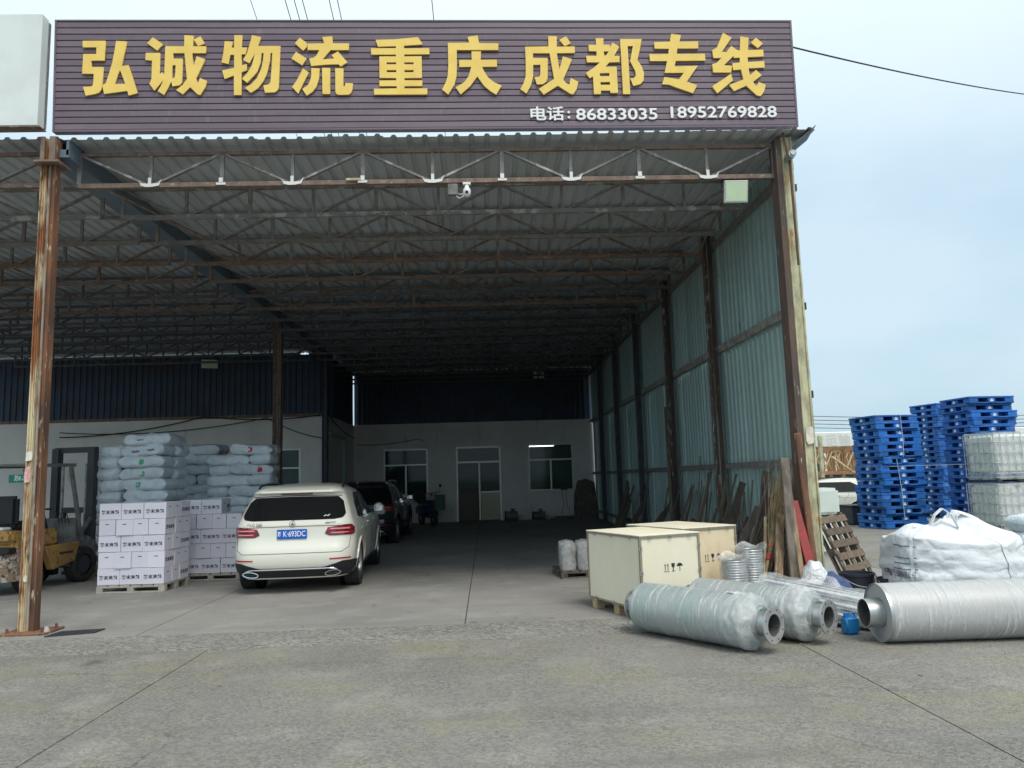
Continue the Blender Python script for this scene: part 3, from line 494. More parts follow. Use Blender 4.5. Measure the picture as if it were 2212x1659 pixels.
# ------------------------------------------------------------------ cars
K['white_paint'] = mat('white_car_paint', (.82, .80, .70), .28, 0, coat=.8, spec=.5)
K['black_paint'] = mat('black_car_paint', (.008, .010, .014), .2, 0, coat=.8, spec=.5)
K['chrome'] = mat('chrome', (.75, .76, .77), .12, 1)
K['tyre'] = mat('tyre_rubber', (.028, .028, .028), .85, 0, (.05, .048, .045), 8)
K['rim'] = mat('alloy_rim', (.42, .43, .44), .3, .9)
K['lamp_red'] = mat('lamp_red', (.42, .012, .02), .12, 0, coat=1)
K['lamp_dark'] = mat('lamp_dark_red', (.10, .008, .012), .12, 0, coat=1)
K['lamp_pink'] = mat('lamp_pink', (.80, .36, .38), .2, 0, coat=1)
K['plate_blue'] = mat('plate_blue', (.012, .12, .55), .4); K['plate_green'] = mat('plate_green', (.01, .22, .16), .5)
def tab(t):
    def f(z):
        if z <= t[0][0]: return t[0][1]
        for (a, p), (b, q) in zip(t, t[1:]):
            if z <= b: return p+(q-p)*(z-a)/(b-a)
        return t[-1][1]
    return f
yr = tab([(.22, .16), (.35, .05), (.48, .0), (.62, .0), (.70, .03), (.78, .075), (.95, .085), (1.02, .085), (1.06, .12), (1.2, .22), (1.35, .35), (1.46, .45), (1.50, .39), (1.53, .40), (1.57, .50), (1.61, .72), (1.635, 1.15)])
hw = tab([(.22, .80), (.33, .90), (.5, .935), (.7, .945), (.85, .945), (.98, .93), (1.06, .895), (1.2, .85), (1.35, .795), (1.5, .73), (1.55, .69), (1.60, .60), (1.635, .42)])
yf = tab([(.22, 4.5), (.35, 4.62), (.55, 4.66), (.75, 4.62), (.9, 4.5), (1.0, 4.2), (1.05, 3.75), (1.08, 3.45), (1.2, 3.2), (1.35, 2.9), (1.5, 2.5), (1.55, 2.3), (1.6, 2.05), (1.635, 1.7)])
rcf = tab([(.22, .28), (.5, .34), (.9, .33), (1.1, .22), (1.5, .2), (1.635, .25)])
RINGS = {}
def ring(z):
    z = round(z, 4)
    if z in RINGS: return RINGS[z]
    w, r, y0, y1 = hw(z), rcf(z), yr(z), yf(z); wr = w*.965; bow = .055
    P = []
    for i in range(9):
        x = (wr-r)*i/8; P.append((x, y0+bow*(x/wr)**2))
    yc = P[-1][1]
    for i in range(1, 11):
        t = pi/2*i/10; P.append((wr-r+r*sin(t), yc+r*1.15*(1-cos(t))))
    ys = P[-1][1]; rf = min(.55, (y1-ys)*.4); ye = y1-rf*.9
    for i in range(1, 33):
        t = i/32; P.append((wr+(w-wr)*sin(pi*min(1, t*1.05))**.8 if t < .95 else wr, ys+(ye-ys)*t))
    for i in range(1, 11):
        t = pi/2*i/10; P.append((wr-(wr*.62)*(1-cos(t)), ye+(y1-.09-ye)*sin(t)))
    for i in range(1, 6): P.append((wr*.38*(1-i/5), y1-.09+.09*i/5))
    L = [0.0]
    for a, b in zip(P, P[1:]): L.append(L[-1]+math.hypot(b[0]-a[0], b[1]-a[1]))
    RINGS[z] = (P, L); return RINGS[z]
def PA(a, z, off=0, side=1):
    def at(a, z):
        P, L = ring(z)
        for k in range(len(P)-1):
            if a <= L[k+1]:
                t = (a-L[k])/max(1e-9, L[k+1]-L[k]); return Vector((P[k][0]+(P[k+1][0]-P[k][0])*t, P[k][1]+(P[k+1][1]-P[k][1])*t, z))
        return Vector((*P[-1], z))
    p = at(a, z)
    if off:
        n = (at(a+.01, z)-at(max(0, a-.01), z)).cross(at(a, z+.012)-at(a, z-.012)); n.normalize()
        p = p+n*off
    if side < 0: p.x = -p.x
    return p
def a_of_y(y, z):
    P, L = ring(z)
    for k in range(12, len(P)-1):
        if P[k+1][1] >= y:
            t = (y-P[k][1])/max(1e-9, P[k+1][1]-P[k][1]); return L[k]+(L[k+1]-L[k])*t
    return L[-1]
def a_corner(z): return ring(z)[1][18]
def panel(name, m, parent, fa, fz, nu=14, nv=6, off=.006, sides=(1,), mirror_join=False, thick=.02):
    "fa(u,z) -> arc position, fz(u) -> (z_lo, z_hi): a solid patch lying on the body surface"
    for sd_ in sides:
        b = MB()
        def pt(u, v, o):
            lo, hi = fz(u); z = lo+(hi-lo)*v; return PA(fa(u, z), z, o, sd_)
        V = [pt(i/(nu-1), j/(nv-1), o) for o in (off, off-thick) for i in range(nu) for j in range(nv)]
        n = nu*nv; F = []
        for i in range(nu-1):
            for j in range(nv-1):
                q = (i*nv+j, (i+1)*nv+j, (i+1)*nv+j+1, i*nv+j+1); F.append(q); F.append(tuple(k+n for k in reversed(q)))
        bd = [i*nv for i in range(nu)]+[(nu-1)*nv+j for j in range(1, nv)]+[i*nv+nv-1 for i in range(nu-2, -1, -1)]+[j for j in range(nv-2, 0, -1)]
        for a, c in zip(bd, bd[1:]+bd[:1]): F.append((a, c, c+n, a+n))
        b.add(V, F).build(name, m, parent, smooth=35)
def rear_panel(name, m, parent, amax, fz, nu=25, nv=6, off=.006, thick=.02):
    "patch across the tail, both sides of the centre line"
    b = MB()
    def pt(i, j, o):
        u = 2*i/(nu-1)-1; lo, hi = fz(abs(u)); z = lo+(hi-lo)*j/(nv-1); a = amax(z) if callable(amax) else amax
        return PA(abs(u)*a, z, o, 1 if u >= 0 else -1)
    V = [pt(i, j, o) for o in (off, off-thick) for i in range(nu) for j in range(nv)]; n = nu*nv; F = []
    for i in range(nu-1):
        for j in range(nv-1):
            q = (i*nv+j, (i+1)*nv+j, (i+1)*nv+j+1, i*nv+j+1); F.append(q); F.append(tuple(k+n for k in reversed(q)))
    bd = [i*nv for i in range(nu)]+[(nu-1)*nv+j for j in range(1, nv)]+[i*nv+nv-1 for i in range(nu-2, -1, -1)]+[j for j in range(nv-2, 0, -1)]
    for a, c in zip(bd, bd[1:]+bd[:1]): F.append((a, c, c+n, a+n))
    return b.add(V, F).build(name, m, parent, smooth=35)
def line(name, m, parent, pts, r=.0035, n=5): return MB().tube(pts, r, n).build(name, m, parent, smooth=60)
WHEELS = [(sx*.80, y) for y in (.95, 3.82) for sx in (1, -1)]
def body_mesh():
    zs = [.22, .27, .33, .40, .48, .55, .62, .70, .78, .86, .95, 1.02, 1.06, 1.13, 1.2, 1.28, 1.35, 1.42, 1.46, 1.5, 1.53, 1.57, 1.6, 1.62, 1.635]
    V = []; nr = len(ring(.5)[0]); full = 2*nr-2
    for z in zs:
        P = ring(z)[0]; V += [(x, y, z) for x, y in P]+[(-x, y, z) for x, y in P[-2:0:-1]]
    F = [(k*full+i, k*full+(i+1) % full, (k+1)*full+(i+1) % full, (k+1)*full+i) for k in range(len(zs)-1) for i in range(full)]
    F += [tuple(range(full-1, -1, -1))]
    n = len(V); cx = sum(p[1] for p in V[-full:])/full; V.append((0, cx, 1.655)); F += [(n-full+i, n-full+(i+1) % full, n) for i in range(full)]
    me = MB().add(V, F).mesh('body'); ob = bpy.data.objects.new('tmp', me); col.objects.link(ob); cut = []
    for sx, y in ((1, .95), (-1, .95), (1, 3.82), (-1, 3.82)):
        c = MB().cyl((sx*.62, y, .36), (sx*1.3, y, .36), .395, n=36).mesh('c'); co = bpy.data.objects.new('c', c); col.objects.link(co); cut.append(co)
        md = ob.modifiers.new('b', 'BOOLEAN'); md.operation = 'DIFFERENCE'; md.object = co; md.solver = 'EXACT'
    dg = bpy.context.evaluated_depsgraph_get(); dg.update()
    r = bpy.data.meshes.new_from_object(ob.evaluated_get(dg)); bpy.data.objects.remove(ob)
    for c in cut: bpy.data.objects.remove(c)
    r.name = 'body'; r.polygons.foreach_set('use_smooth', [True]*len(r.polygons)); r.set_sharp_from_angle(angle=R(38)); return r
BODY = body_mesh()
def wheel_meshes():
    g = [(.25, -.09), (.30, -.105), (.335, -.115), (.352, -.11)]
    for k in range(6):
        h0 = -.10+k*.036; g += [(.36, h0), (.36, h0+.026), (.35, h0+.028), (.35, h0+.034)]
    g += [(.352, .11), (.335, .115), (.30, .105), (.25, .09)]
    ty = MB().lathe(g, 36, 'X').mesh('tyre', smooth=40)
    rm = MB(); rm.lathe([(.25, -.09), (.262, -.095), (.262, .095), (.25, .1), (.235, .08), (.22, .0), (.22, -.08)], 30, 'X', close=True)
    rm.cyl((.02, 0, 0), (.065, 0, 0), .06, .045, n=16)
    for k in range(5):
        for d in (-.11, .11):
            t = 2*pi*k/5+d; rm.bar((.045, .03*cos(t), .03*sin(t)), (.055, .245*cos(t+d*.3), .245*sin(t+d*.3)), .028, .03, (1, 0, 0))
    return ty, rm.mesh('rim', smooth=35)
TYRE, RIM = wheel_meshes()
DISC = MB().cyl((-.03, 0, 0), (-.01, 0, 0), .17, n=20).mesh('brake_disc')
def make_car(name, label, loc, rz, paint, plate=None):
    c = thing(name, label, 'car', loc, rz); bm_ = BODY.copy() if bpy.data.meshes.get('body').users else BODY
    bm_.materials.clear(); bd = link('body', bm_, paint, c)
    # dark underside + wheels
    MB().box((0, 2.35, .30), (1.22, 4.1, .12)).build('underbody', K['black'], c)
    for i, (x, y) in enumerate(WHEELS):
        w = link('wheel', TYRE, K['tyre'], c, (x, y, .36), (0, 0, 0 if x > 0 else pi)); link('rim', RIM, K['rim'], w); link('brake_disc', DISC, K['dark_metal'], w)
        MB().cyl((x*.78, y, .36), (x*.775, y, .36), .39, n=24).build('wheel_well', K['black'], c)
    # glass
    rw_ = rear_panel('rear_window', K['car_glass'], c, lambda z: a_corner(z)*.80, lambda u: (1.085+.03*max(0, u-.75)/.25+.05*max(0, u-.93)/.07, 1.432-.012*u*u-.07*max(0, u-.9)/.1), nu=41, nv=8, off=.007)
    line('seal', K['black'], rw_, [PA(abs(u/20)*a_corner(1.445)*.80, 1.445-.012*(u/20)**2, .008, 1 if u >= 0 else -1) for u in range(-20, 21)], .006)
    def side_fz(u): return (1.085-.012*u, 1.47-.33*max(0, (u-.58)/.42)**1.25-.17*max(0, .10-u)/.10)
    for s in (1, -1):
        panel('side_window', K['car_glass'], c, lambda u, z: a_of_y(.86+u*2.15+(z-1.08)*.42*(1-u), z), side_fz, 30, 8, .006, (s,))
        for u0 in (.24, .60):
            lo, hi = side_fz(u0); pts = [PA(a_of_y(.86+u0*2.15+(z-1.08)*.42*(1-u0), z), z, .010, s) for z in [lo+(hi-lo)*k/6 for k in range(7)]]; line('window_pillar', K['black'], c, pts, .016 if u0 > .3 else .009)
        line('window_trim', K['chrome'], c, [PA(a_of_y(.86+u*2.15, 1.083-.012*u), 1.078-.012*u, .008, s) for u in [k/20 for k in range(21)]], .007)
        line('roof_rail', K['black'] if paint is K['white_paint'] else K['chrome'], c, [(s*(.665-.02*abs(t-.5)), .75+t*1.8, 1.575+.062*sin(pi*t)**.35) for t in [k/14 for k in range(15)]], .017, 8)
        # door seams, handles, sill, arch lips
        for y_, z0, z1 in ((1.28, .78, 1.07), (2.25, .40, 1.07), (3.2, .40, 1.03)): line('door_seam', K['black'], c, [PA(a_of_y(y_+(.18*(1-(z-z0)/(z1-z0))**2 if y_ == 1.28 else 0), z), z, .001, s) for z in [z0+(z1-z0)*k/8 for k in range(9)]])
        line('crease', paint, c, [PA(a_of_y(y_, .90), .90+.02*(y_-1.2)/2.5, .002, s) for y_ in [1.0+2.6*k/14 for k in range(15)]], .007)
        for y_ in (1.62, 2.62):
            p = PA(a_of_y(y_, .965), .965, .022, s); MB().box(p, (.022, .17, .026)).build('door_handle', paint, c, bevel=.008)
        panel('sill_trim', K['black'], c, lambda u, z: a_of_y(1.42+u*1.95, z), lambda u: (.24, .345), 16, 3, .012, (s,))
        for yw in (.95, 3.82):
            pts = [PA(a_of_y(yw+.405*cos(t), max(.26, .36+.405*sin(t))), max(.26, .36+.405*sin(t)), .006, s) for t in [R(-14+208*k/20) for k in range(21)]]; line('arch_lip', paint if paint is K['white_paint'] else K['black'], c, pts, .012, 6)
        # mirror
        mp_ = PA(a_of_y(2.98, 1.09), 1.09, .0, s); mr = MB().lathe([(.0, -.075), (.07, -.06), (.10, 0), (.09, .05), (0, .07)], 14, 'Y', mp_+Vector((s*.15, .02, .05))).build('mirror', paint, c, smooth=50); MB().bar(mp_, mp_+Vector((s*.1, .02, .03)), .05, .03).build('stalk', K['black'], mr)
        MB().box(mp_+Vector((s*.15, -.062, .05)), (.15, .01, .10)).build('mirror_glass', K['chrome'], mr, bevel=.003)
        # tail lamp
        lz = lambda u: (.845+.035*(1-min(1, u/.16))+.02*max(0, u-.85)/.15, .965+.035*min(1, u/.5)-.05*max(0, u-.8)/.2)
        la = lambda u, z: .47+u*.53+.05*(1-u)*(z-.86)/.1
        tl_ = None
        panel('tail_lamp', K['lamp_dark'], c, la, lz, 22, 5, .010, (s,)); 
        panel('lamp_bar', K['lamp_red'], c, lambda u, z: .52+u*.42, lambda u: (.925, .968+.010*u), 18, 3, .014, (s,)); panel('lamp_bar', K['lamp_red'], c, lambda u, z: .55+u*.40, lambda u: (.866, .902), 18, 3, .014, (s,)); panel('lamp_bar', K['lamp_pink'], c, lambda u, z: .56+u*.30, lambda u: (.938, .956), 12, 3, .017, (s,)); panel('lamp_bar', K['lamp_pink'], c, lambda u, z: .58+u*.26, lambda u: (.880, .890), 12, 3, .017, (s,))
        panel('reflector', K['lamp_red'], c, lambda u, z: .56+u*.36, lambda u: (.498-.0*u, .520-.008*abs(u-.5)), 10, 3, .008, (s,))
        # exhaust tip
        ex = MB(); ring_ = [(s*(.60+.115*cos(t)*(1 if cos(t)*s > 0 else .95)), .30+.038*sin(t)+.012*cos(t)) for t in [2*pi*k/20 for k in range(20)]]
        ex.tube([(x_, .045+.03*abs(x_), z_) for x_, z_ in ring_]+[(ring_[0][0], .045+.03*abs(ring_[0][0]), ring_[0][1])], .011, 6).build('exhaust_tip', K['chrome'], c, smooth=60)
        MB().box((s*.60, .10, .30), (.2, .05, .06)).build('exhaust_mouth', K['black'], c, bevel=.015)
    # tailgate shut line, lower black valance, chrome strip
    rear_panel('rear_valance', K['black'], c, lambda z: a_corner(z)*1.12, lambda u: (.25, .385+.085*max(0, min(1, (u-.38)/.22))-.02*max(0, (u-.8)/.2)), 41, 6, .012)
    line('chrome_strip', K['chrome'], c, [PA(abs(k/20)*.72, .375-.0*abs(k/20)-.06*max(0, (abs(k/20)-.82)/.18)**2, .018, 1 if k >= 0 else -1) for k in range(-20, 21)], .010, 6)
    line('tailgate_seam', K['black'], c, [PA(abs(k/20)*a_corner(.61)*.76, .605+.06*max(0, abs(k/20)-.85)/.15, .0015, 1 if k >= 0 else -1) for k in range(-20, 21)], .0035)
    for s in (1, -1): line('tailgate_seam', K['black'], c, [PA(a_corner(z)*(.76+.03*(z-.66)/.2), z, .0015, s) for z in [.66+.2*k/6 for k in range(7)]], .0035)
    line('tailgate_crease', K['lamp_dark'] if False else K['black'], c, [PA(abs(k/20)*a_corner(.99)*.78, .997-.012*(k/20)**2, .0015, 1 if k >= 0 else -1) for k in range(-20, 21)], .004)
    line('high_brake_lamp', K['lamp_dark'], c, [PA(abs(k/8)*.24, 1.484, .006, 1 if k >= 0 else -1) for k in range(-8, 9)], .010)
    line('wiper', K['black'], c, [(0, .115, 1.082), (.02, .135, 1.10), (.18, .155, 1.105), (.36, .17, 1.10)], .008)
    if plate:
        p = PA(0, .885, .014); pl = MB().box((p.x, p.y-.004, .885), (.44, .012, .14)).build('number_plate', K['plate_blue'], c, bevel=.004)
        me = text_mesh('苏', .075, .002, .003, 'CENTER', sx=.72); link('plate_text', me, K['white_letter'], pl, (-.185, p.y-.0125, .885)); me = text_mesh('K·693DC', .115, .0016, .003, 'CENTER', sx=.76, space=.98); link('plate_text', me, K['white_letter'], pl, (.035, p.y-.0125, .885))
        sb = MB(); q = PA(0, 1.03, .012)
        sb.lathe([(.040, -.004), (.046, -.004), (.046, .004), (.040, .004)], 28, 'Y', (0, q.y-.004, 1.03), close=True)
        for k in range(3): t = pi/2+2*pi*k/3; sb.add([(.043*cos(t), q.y-.006, 1.03+.043*sin(t)), (.010*cos(t+pi/3), q.y-.004, 1.03+.010*sin(t+pi/3)), (0, q.y-.013, 1.03), (.010*cos(t-pi/3), q.y-.004, 1.03+.010*sin(t-pi/3))], [(0, 1, 2), (0, 2, 3)])
        sb.build('badge', K['chrome'], c, smooth=40)
        me = text_mesh('GLC 200', .062, .001, .004); q2 = PA(.56, 1.025, .01, -1); link('badge_text', me, K['chrome'], c, q2, (0, 0, R(-9))); me = text_mesh('4MATIC', .045, .001, .004); q2 = PA(.56, 1.03, .01, 1); link('badge_text', me, K['chrome'], c, q2, (0, 0, R(9)))
        st = text_mesh('e', .05, .004, .002); link('window_sticker', MB().tube([(-.05, 0, -.012), (-.02, 0, .008), (.01, 0, -.005), (.04, 0, .018)], .008).mesh('window_sticker'), K['white_pl'], rw_, PA(.50, 1.135, .012, 1), (R(-25), 0, R(8)))
    return c
make_car('parked_car', 'white mid-size SUV with blue number plate parked just inside the shed', (-2.90, 11.36, 0), R(2.5), K['white_paint'], True).scale = (.99, .99, .985)
BODY = body_mesh()
make_car('parked_car', 'black SUV parked deep in the shadow ahead of the white one', (-3.3, 19.35, 0), R(-1), K['black_paint'])
# ------------------------------------------------------------------ cartons on pallets
ORD = ['', 'first', 'second', 'third', 'fourth', 'fifth', 'sixth', 'seventh', 'eighth', 'ninth', 'tenth', 'eleventh', 'twelfth', 'thirteenth', 'fourteenth', 'fifteenth', 'sixteenth', 'seventeenth', 'eighteenth', 'nineteenth']
K['wood_grey'] = mat('timber_grey', (.46, .43, .36), .85, 0, (.36, .33, .27), 5, bump=.2, vary=.1)
K['tape'] = mat('packing_tape', (.62, .58, .50), .25)
def wood_pallet(loc, rz, w, d, label, m=None, group=None, name='wooden_pallet', h=.12, nb=6, gap=.025):
    t = thing(name, label, 'pallet', loc, rz, group); m = m or K['wood_pale']
    for k in range(nb): MB().box((-w/2+w*(k+.5)/nb, 0, h-.01), (w/nb-gap, d, .02)).build('top_board', m, t)
    for y in (-d/2+.045, 0, d/2-.045):
        MB().box((0, y, h-.031), (w, .09, .022)).build('stringer', m, t); MB().box((0, y, .01), (w, .09, .02)).build('bottom_board', m, t)
        for x in (-w/2+.05, 0, w/2-.05): MB().box((x, y, h/2-.01), (.1, .088, h-.062)).build('block', m, t)
    return t
LB, SB, HB = .353, .265, .252
carton_me = MB().box((0, 0, HB/2), (LB-.004, SB-.004, HB-.004)).mesh('carton', bevel=.004)
print_me = text_mesh('粉末涂料', .066, .0018, .0012, space=1.2)
hole_me = MB().box((0, 0, 0), (.055, .002, .012)).mesh('hand_hole', bevel=.0)
tape_me = MB().box((0, 0, HB/2-.0005), (.05, SB+.0, .0016)).mesh('tape_strip')
def carton(loc, rz, label, group, jitter=1):
    t = link('carton', carton_me, K['carton'], None, loc); t.rotation_euler = (rnd.uniform(-.008, .008), rnd.uniform(-.008, .008), rz+rnd.uniform(-.03, .03)*jitter); tag(t, label, 'carton', group)
    for s in (0, 1):
        link('print', print_me, K['ink'], t, (0, (-1 if s == 0 else 1)*(SB/2), HB*.44), (0, 0, pi*s)); link('hand_hole', hole_me, K['ink'], t, ((-1 if s == 0 else 1)*(LB/2-.001), 0, HB*.70), (0, 0, pi/2))
    link('tape_strip', tape_me, K['tape'], t, (0, 0, HB/2))
    return t
def carton_pallet(loc, rz, where, layers, topmiss=(), deep=True):
    wood_pallet(loc, rz, 1.08, .88, f'pale wooden pallet carrying white cartons {where}', K['wood_grey'])
    ca, sa = cos(rz), sin(rz)
    for l in range(layers):
        z = loc[2]+.122+l*(HB+.001); odd = (l % 2 == 0); top = l == layers-1; rowname = 'top' if top else (ORD[layers-l] if l else 'bottom')
        items = []
        if odd:
            for r_ in range(2):
                for k in range(3): items.append((-LB*1.0+k*LB, -.443+SB*(r_+.5), 0, r_, k, 3))
            for k in range(4): items.append((-SB*1.5+k*SB, -.443+2*SB+LB/2, pi/2, 2, k, 4))
        else:
            for k in range(4): items.append((-SB*1.5+k*SB, -.443+LB/2, pi/2, 0, k, 4))
            for r_ in range(2):
                for k in range(3): items.append((-LB+k*LB, -.443+LB+SB*(r_+.5), 0, r_+1, k, 3))
        for x, y, a, r_, k, n in items:
            if not (r_ == 0 or k == n-1 or k == 0 or top): continue
            if top and (r_, k) in topmiss: continue
            px = x+rnd.uniform(-.006, .006)+(.02 if (l == 3 and r_ == 0 and k == 1) else 0); py = y+rnd.uniform(-.006, .006)-(.022 if (l in (1, 3) and r_ == 0 and k in (1,)) else 0)
            lb = f'white carton, {ORD[k+1]} from left, {["front", "middle", "rear"][r_]} rank, {rowname} layer down, {where}'
            carton((loc[0]+ca*px-sa*py, loc[1]+sa*px+ca*py, z), rz+a, lb, 'white printed cartons on the pallets')
carton_pallet((-5.58, 12.66, 0), R(-3), 'beside the forklift', 5)
carton_pallet((-4.80, 13.9, 0), R(-2), 'behind the white car', 5, topmiss=((0, 2), (1, 2), (2, 2), (2, 3), (1, 1)))

# ------------------------------------------------------------------ sacks
def sack_mesh(Ls, Ws, Hs, seed):
    def f(u, v):
        t = 2*pi*u; e = 2*v-1; q = abs(e); hgt = Hs/2*max(.03, (1-q**9))**.5; wd = Ws/2*(1-.10*q**8)
        c, s = cos(t), sin(t); x = e*Ls/2*(1+.0*q); y = wd*abs(c)**.42*(1 if c > 0 else -1); z = hgt*abs(s)**.5*(1 if s > 0 else -1)
        nn = noise.noise((x*4+seed*7, y*5, z*5+seed)); n2 = noise.noise((x*13+seed*3, y*11, z*9)); n3 = sin(34*x+3*n2+9*y)*.5
        k = .036*nn+.018*n2+.008*n3*(q > .3)-.03*max(0, .16-abs(noise.noise((x*5+seed, y*6, z*4+9))))
        return (x+.01*n2, y*(1+k/Ws*2.4), z+k*(.6 if s > 0 else .3))
    b = MB().grid(f, 32, 27, True); b.f += [tuple(range(0, 32*27, 27)), tuple(range(26, 32*27, 27))[::-1]]
    return b.mesh('sack', smooth=70)
sacks = [sack_mesh(.84+.02*(s % 4), .45+.01*(s % 3), .225+.007*(s % 3), s) for s in range(8)]
K['tag_green'] = mat('tag_green', (.10, .42, .22), .6); K['tag_red'] = mat('tag_red', (.58, .03, .06), .6); K['sack_pink'] = mat('sack_pink', (.62, .53, .60), .5, 0, (.55, .5, .56), 5, bump=.7, bscale=9, bdist=.03, stretch=(.6, 2.2, 1)); K['sack_print'] = mat('sack_print', (.16, .16, .2), .7)
_t = MB()
for k in range(11):
    if k != 6: _t.box((-.2+.04*k, 0, rnd.uniform(-.003, .003)), (.026, .002, rnd.uniform(.03, .042))); _t.box((-.2+.04*k, -.0006, 0), (.034, .0015, .009))
sack_txt = _t.mesh('print')
def sack(loc, rz, label, m='sack', tagm=None, txt=False, tilt=0):
    o = link('sack', sacks[rnd.randrange(8)].copy() if m != 'sack' else sacks[rnd.randrange(8)], K[m], None, loc); o.rotation_euler = (rnd.uniform(-.07, .07), tilt+rnd.uniform(-.05, .05), rz+rnd.uniform(-.09, .09)); tag(o, label, 'sack', 'filled woven sacks in the stacks')
    if tagm: MB().add([(-.05, 0, -.045), (-.015, -.004, -.06), (.04, -.002, -.045), (.05, 0, .01), (.03, .004, .045), (.0, .006, .035), (-.03, .004, .05), (-.045, 0, .02)], [(0, 1, 2, 3, 4, 5, 6, 7)]).build('stitched_tag', K[tagm], o, loc=(rnd.uniform(-.1, .25), -.228, 0))
    if txt: link('print', sack_txt, K['sack_print'], o, (.02, -.226, -.01))
def sack_stack(x0, y0, rz, layers, where, z0, plan, base):
    wood_pallet((x0, y0, 0), rz, 1.3, 1.0, f'pallet carrying the sack {where}')
    ca, sa = cos(rz), sin(rz)
    for l in range(layers):
        flip = l % 2
        lay = [(-.42, -.02, pi/2), (.22, -.23, 0), (.22, .21, 0)] if not flip else [(.42-.02, -.02, pi/2), (-.22, -.23, 0), (-.22, .21, 0)]
        if plan == 'A': lay = [(-.40, -.03, pi/2), (.25+rnd.uniform(-.02, .04), -.22, 0), (.25, .22, 0)]
        if l == layers-1: lay = lay[1:2]+lay[2:3]
        for j, (x, y, a) in enumerate(lay):
            x += rnd.uniform(-.03, .03); y += rnd.uniform(-.025, .025); nm = ['end-on', 'front', 'rear'][j if l < layers-1 else j+1]
            tg = base if (j == (1 if l < layers-1 else 0) and (layers-l) in ((3, 4, 5) if base == 'tag_green' else (1, 2, 3))) else None
            sack((x0+ca*x-sa*y, y0+sa*x+ca*y, z0+.11+l*.208), rz+a, f'grey-white sack, {nm} one, {ORD[layers-l]} layer from top, {where}', 'sack_pink' if (base == 'tag_green' and l == layers-1 and j == 0) else 'sack', tg, txt=(base == 'tag_green' and l in (layers-1, layers-2) and j <= 1 and a == 0), tilt=rnd.uniform(-.03, .03))
sack_stack(-6.62, 14.75, R(-4), 12, 'stack by the forklift', .12, 'A', 'tag_green')
sack_stack(-5.03, 15.95, R(2), 11, 'stack behind white car', .15, 'B', 'tag_red')
sack_stack(-6.35, 16.6, R(3), 11, 'shadowed stack between the others', .2, 'B', None)

# ------------------------------------------------------------------ plywood crates
def icon_arrows():
    L_ = []
    for dx in (-.018, .018): L_.append([(dx-.004, -.03), (dx+.004, -.03), (dx+.004, .022), (dx+.011, .022), (dx, .045), (dx-.011, .022), (dx-.004, .022)])
    L_.append([(-.035, -.045), (.035, -.045), (.035, -.039), (-.035, -.039)]); return L_
def icon_glass(): return [[(-.024, .045), (.024, .045), (.02, .01), (.005, -.006), (.005, -.034), (.02, -.04), (.02, -.045), (-.02, -.045), (-.02, -.04), (-.005, -.034), (-.005, -.006), (-.02, .01)]]
def icon_umb(): return [[(-.04, .008)]+[(.04*cos(R(180-k*20)), .008+.036*sin(R(180-k*20))) for k in range(1, 9)]+[(.04, .008), (.004, .008), (.004, -.045), (-.004, -.045), (-.004, .008)]]
ICON = [poly_mesh('shipping_mark', f(), .001) for f in (icon_arrows, icon_glass, icon_umb)]
clip_me = MB().box((-.016, 0, 0), (.006, .004, .05)).box((.016, 0, 0), (.006, .004, .05)).box((0, 0, .008), (.03, .005, .006)).box((0, 0, -.022), (.03, .004, .006)).mesh('clip')
def crate(label, near, rz, w, d, h, z0=.12, ply='ply'):
    "near: the corner nearest the yard; width runs along u, depth along v"
    t = thing('plywood_crate', label, 'crate', (near[0], near[1], 0), rz); hb = h-z0
    MB().box((w/2, d/2, z0+hb/2), (w-.02, d-.02, hb-.02)).build('panel_box', K[ply], t)
    MB().box((w/2, d/2, h+.005), (w+.012, d+.012, .014)).build('lid', K['ply'], t, bevel=.003)
    e = MB()
    for x in (0, w):
        for y in (0, d): e.box((x+(.012 if x == 0 else -.012), y+(.012 if y == 0 else -.012), z0+hb/2), (.027, .027, hb-.006))
    for z in (z0+.012, h-.014):
        for y in (.008, d-.008): e.box((w/2, y, z), (w-.03, .022, .02))
        for x in (.008, w-.008): e.box((x, d/2, z), (.022, d-.03, .02))
    e.build('edge_strip', K['ply_edge'], t)
    for x in (.08, w/2, w-.08):
        for y in (.09, d/2, d-.09): MB().box((x, y, z0/2), (.11, .11, z0)).build('skid_block', K['wood_pale'], t, bevel=.004)
    MB().box((w/2, .09, z0-.012), (w-.02, .1, .02)).build('skid_board', K['wood_pale'], t)
    for k in range(3):
        link('clip', clip_me, K['galv'], t, (w*(k+.5)/3, -.009, h-.018)); link('clip', clip_me, K['galv'], t, (-.009, d*(k+.5)/3, h-.018), (0, 0, -pi/2)); link('clip', clip_me, K['galv'], t, (-.009, d*(k+.5)/3, z0+.02), (0, 0, -pi/2))
        link('clip', clip_me, K['galv'], t, (.012, -.009, z0+hb*(k+.5)/3), (0, pi/2, 0)); link('clip', clip_me, K['galv'], t, (w-.012, -.009, z0+hb*(k+.5)/3), (0, pi/2, 0))
    for k in range(3): link('shipping_mark', ICON[k], K['ink'], t, (w*(.43+.11*k), .0085, z0+hb*.55)); link('shipping_mark', ICON[k], K['ink'], t, (w-.0085, d*(.40+.09*k), z0+hb*.55), (0, 0, pi/2))
    return t
crate('pale plywood crate in front, its corner behind the wrapped duct pipe', (1.66, 8.34), R(21), .80, 1.2, .92)
crate('pale plywood crate behind the first, next to the wrapped coil', (2.33, 9.08), R(24), .84, 1.15, .93, ply='ply_tan')

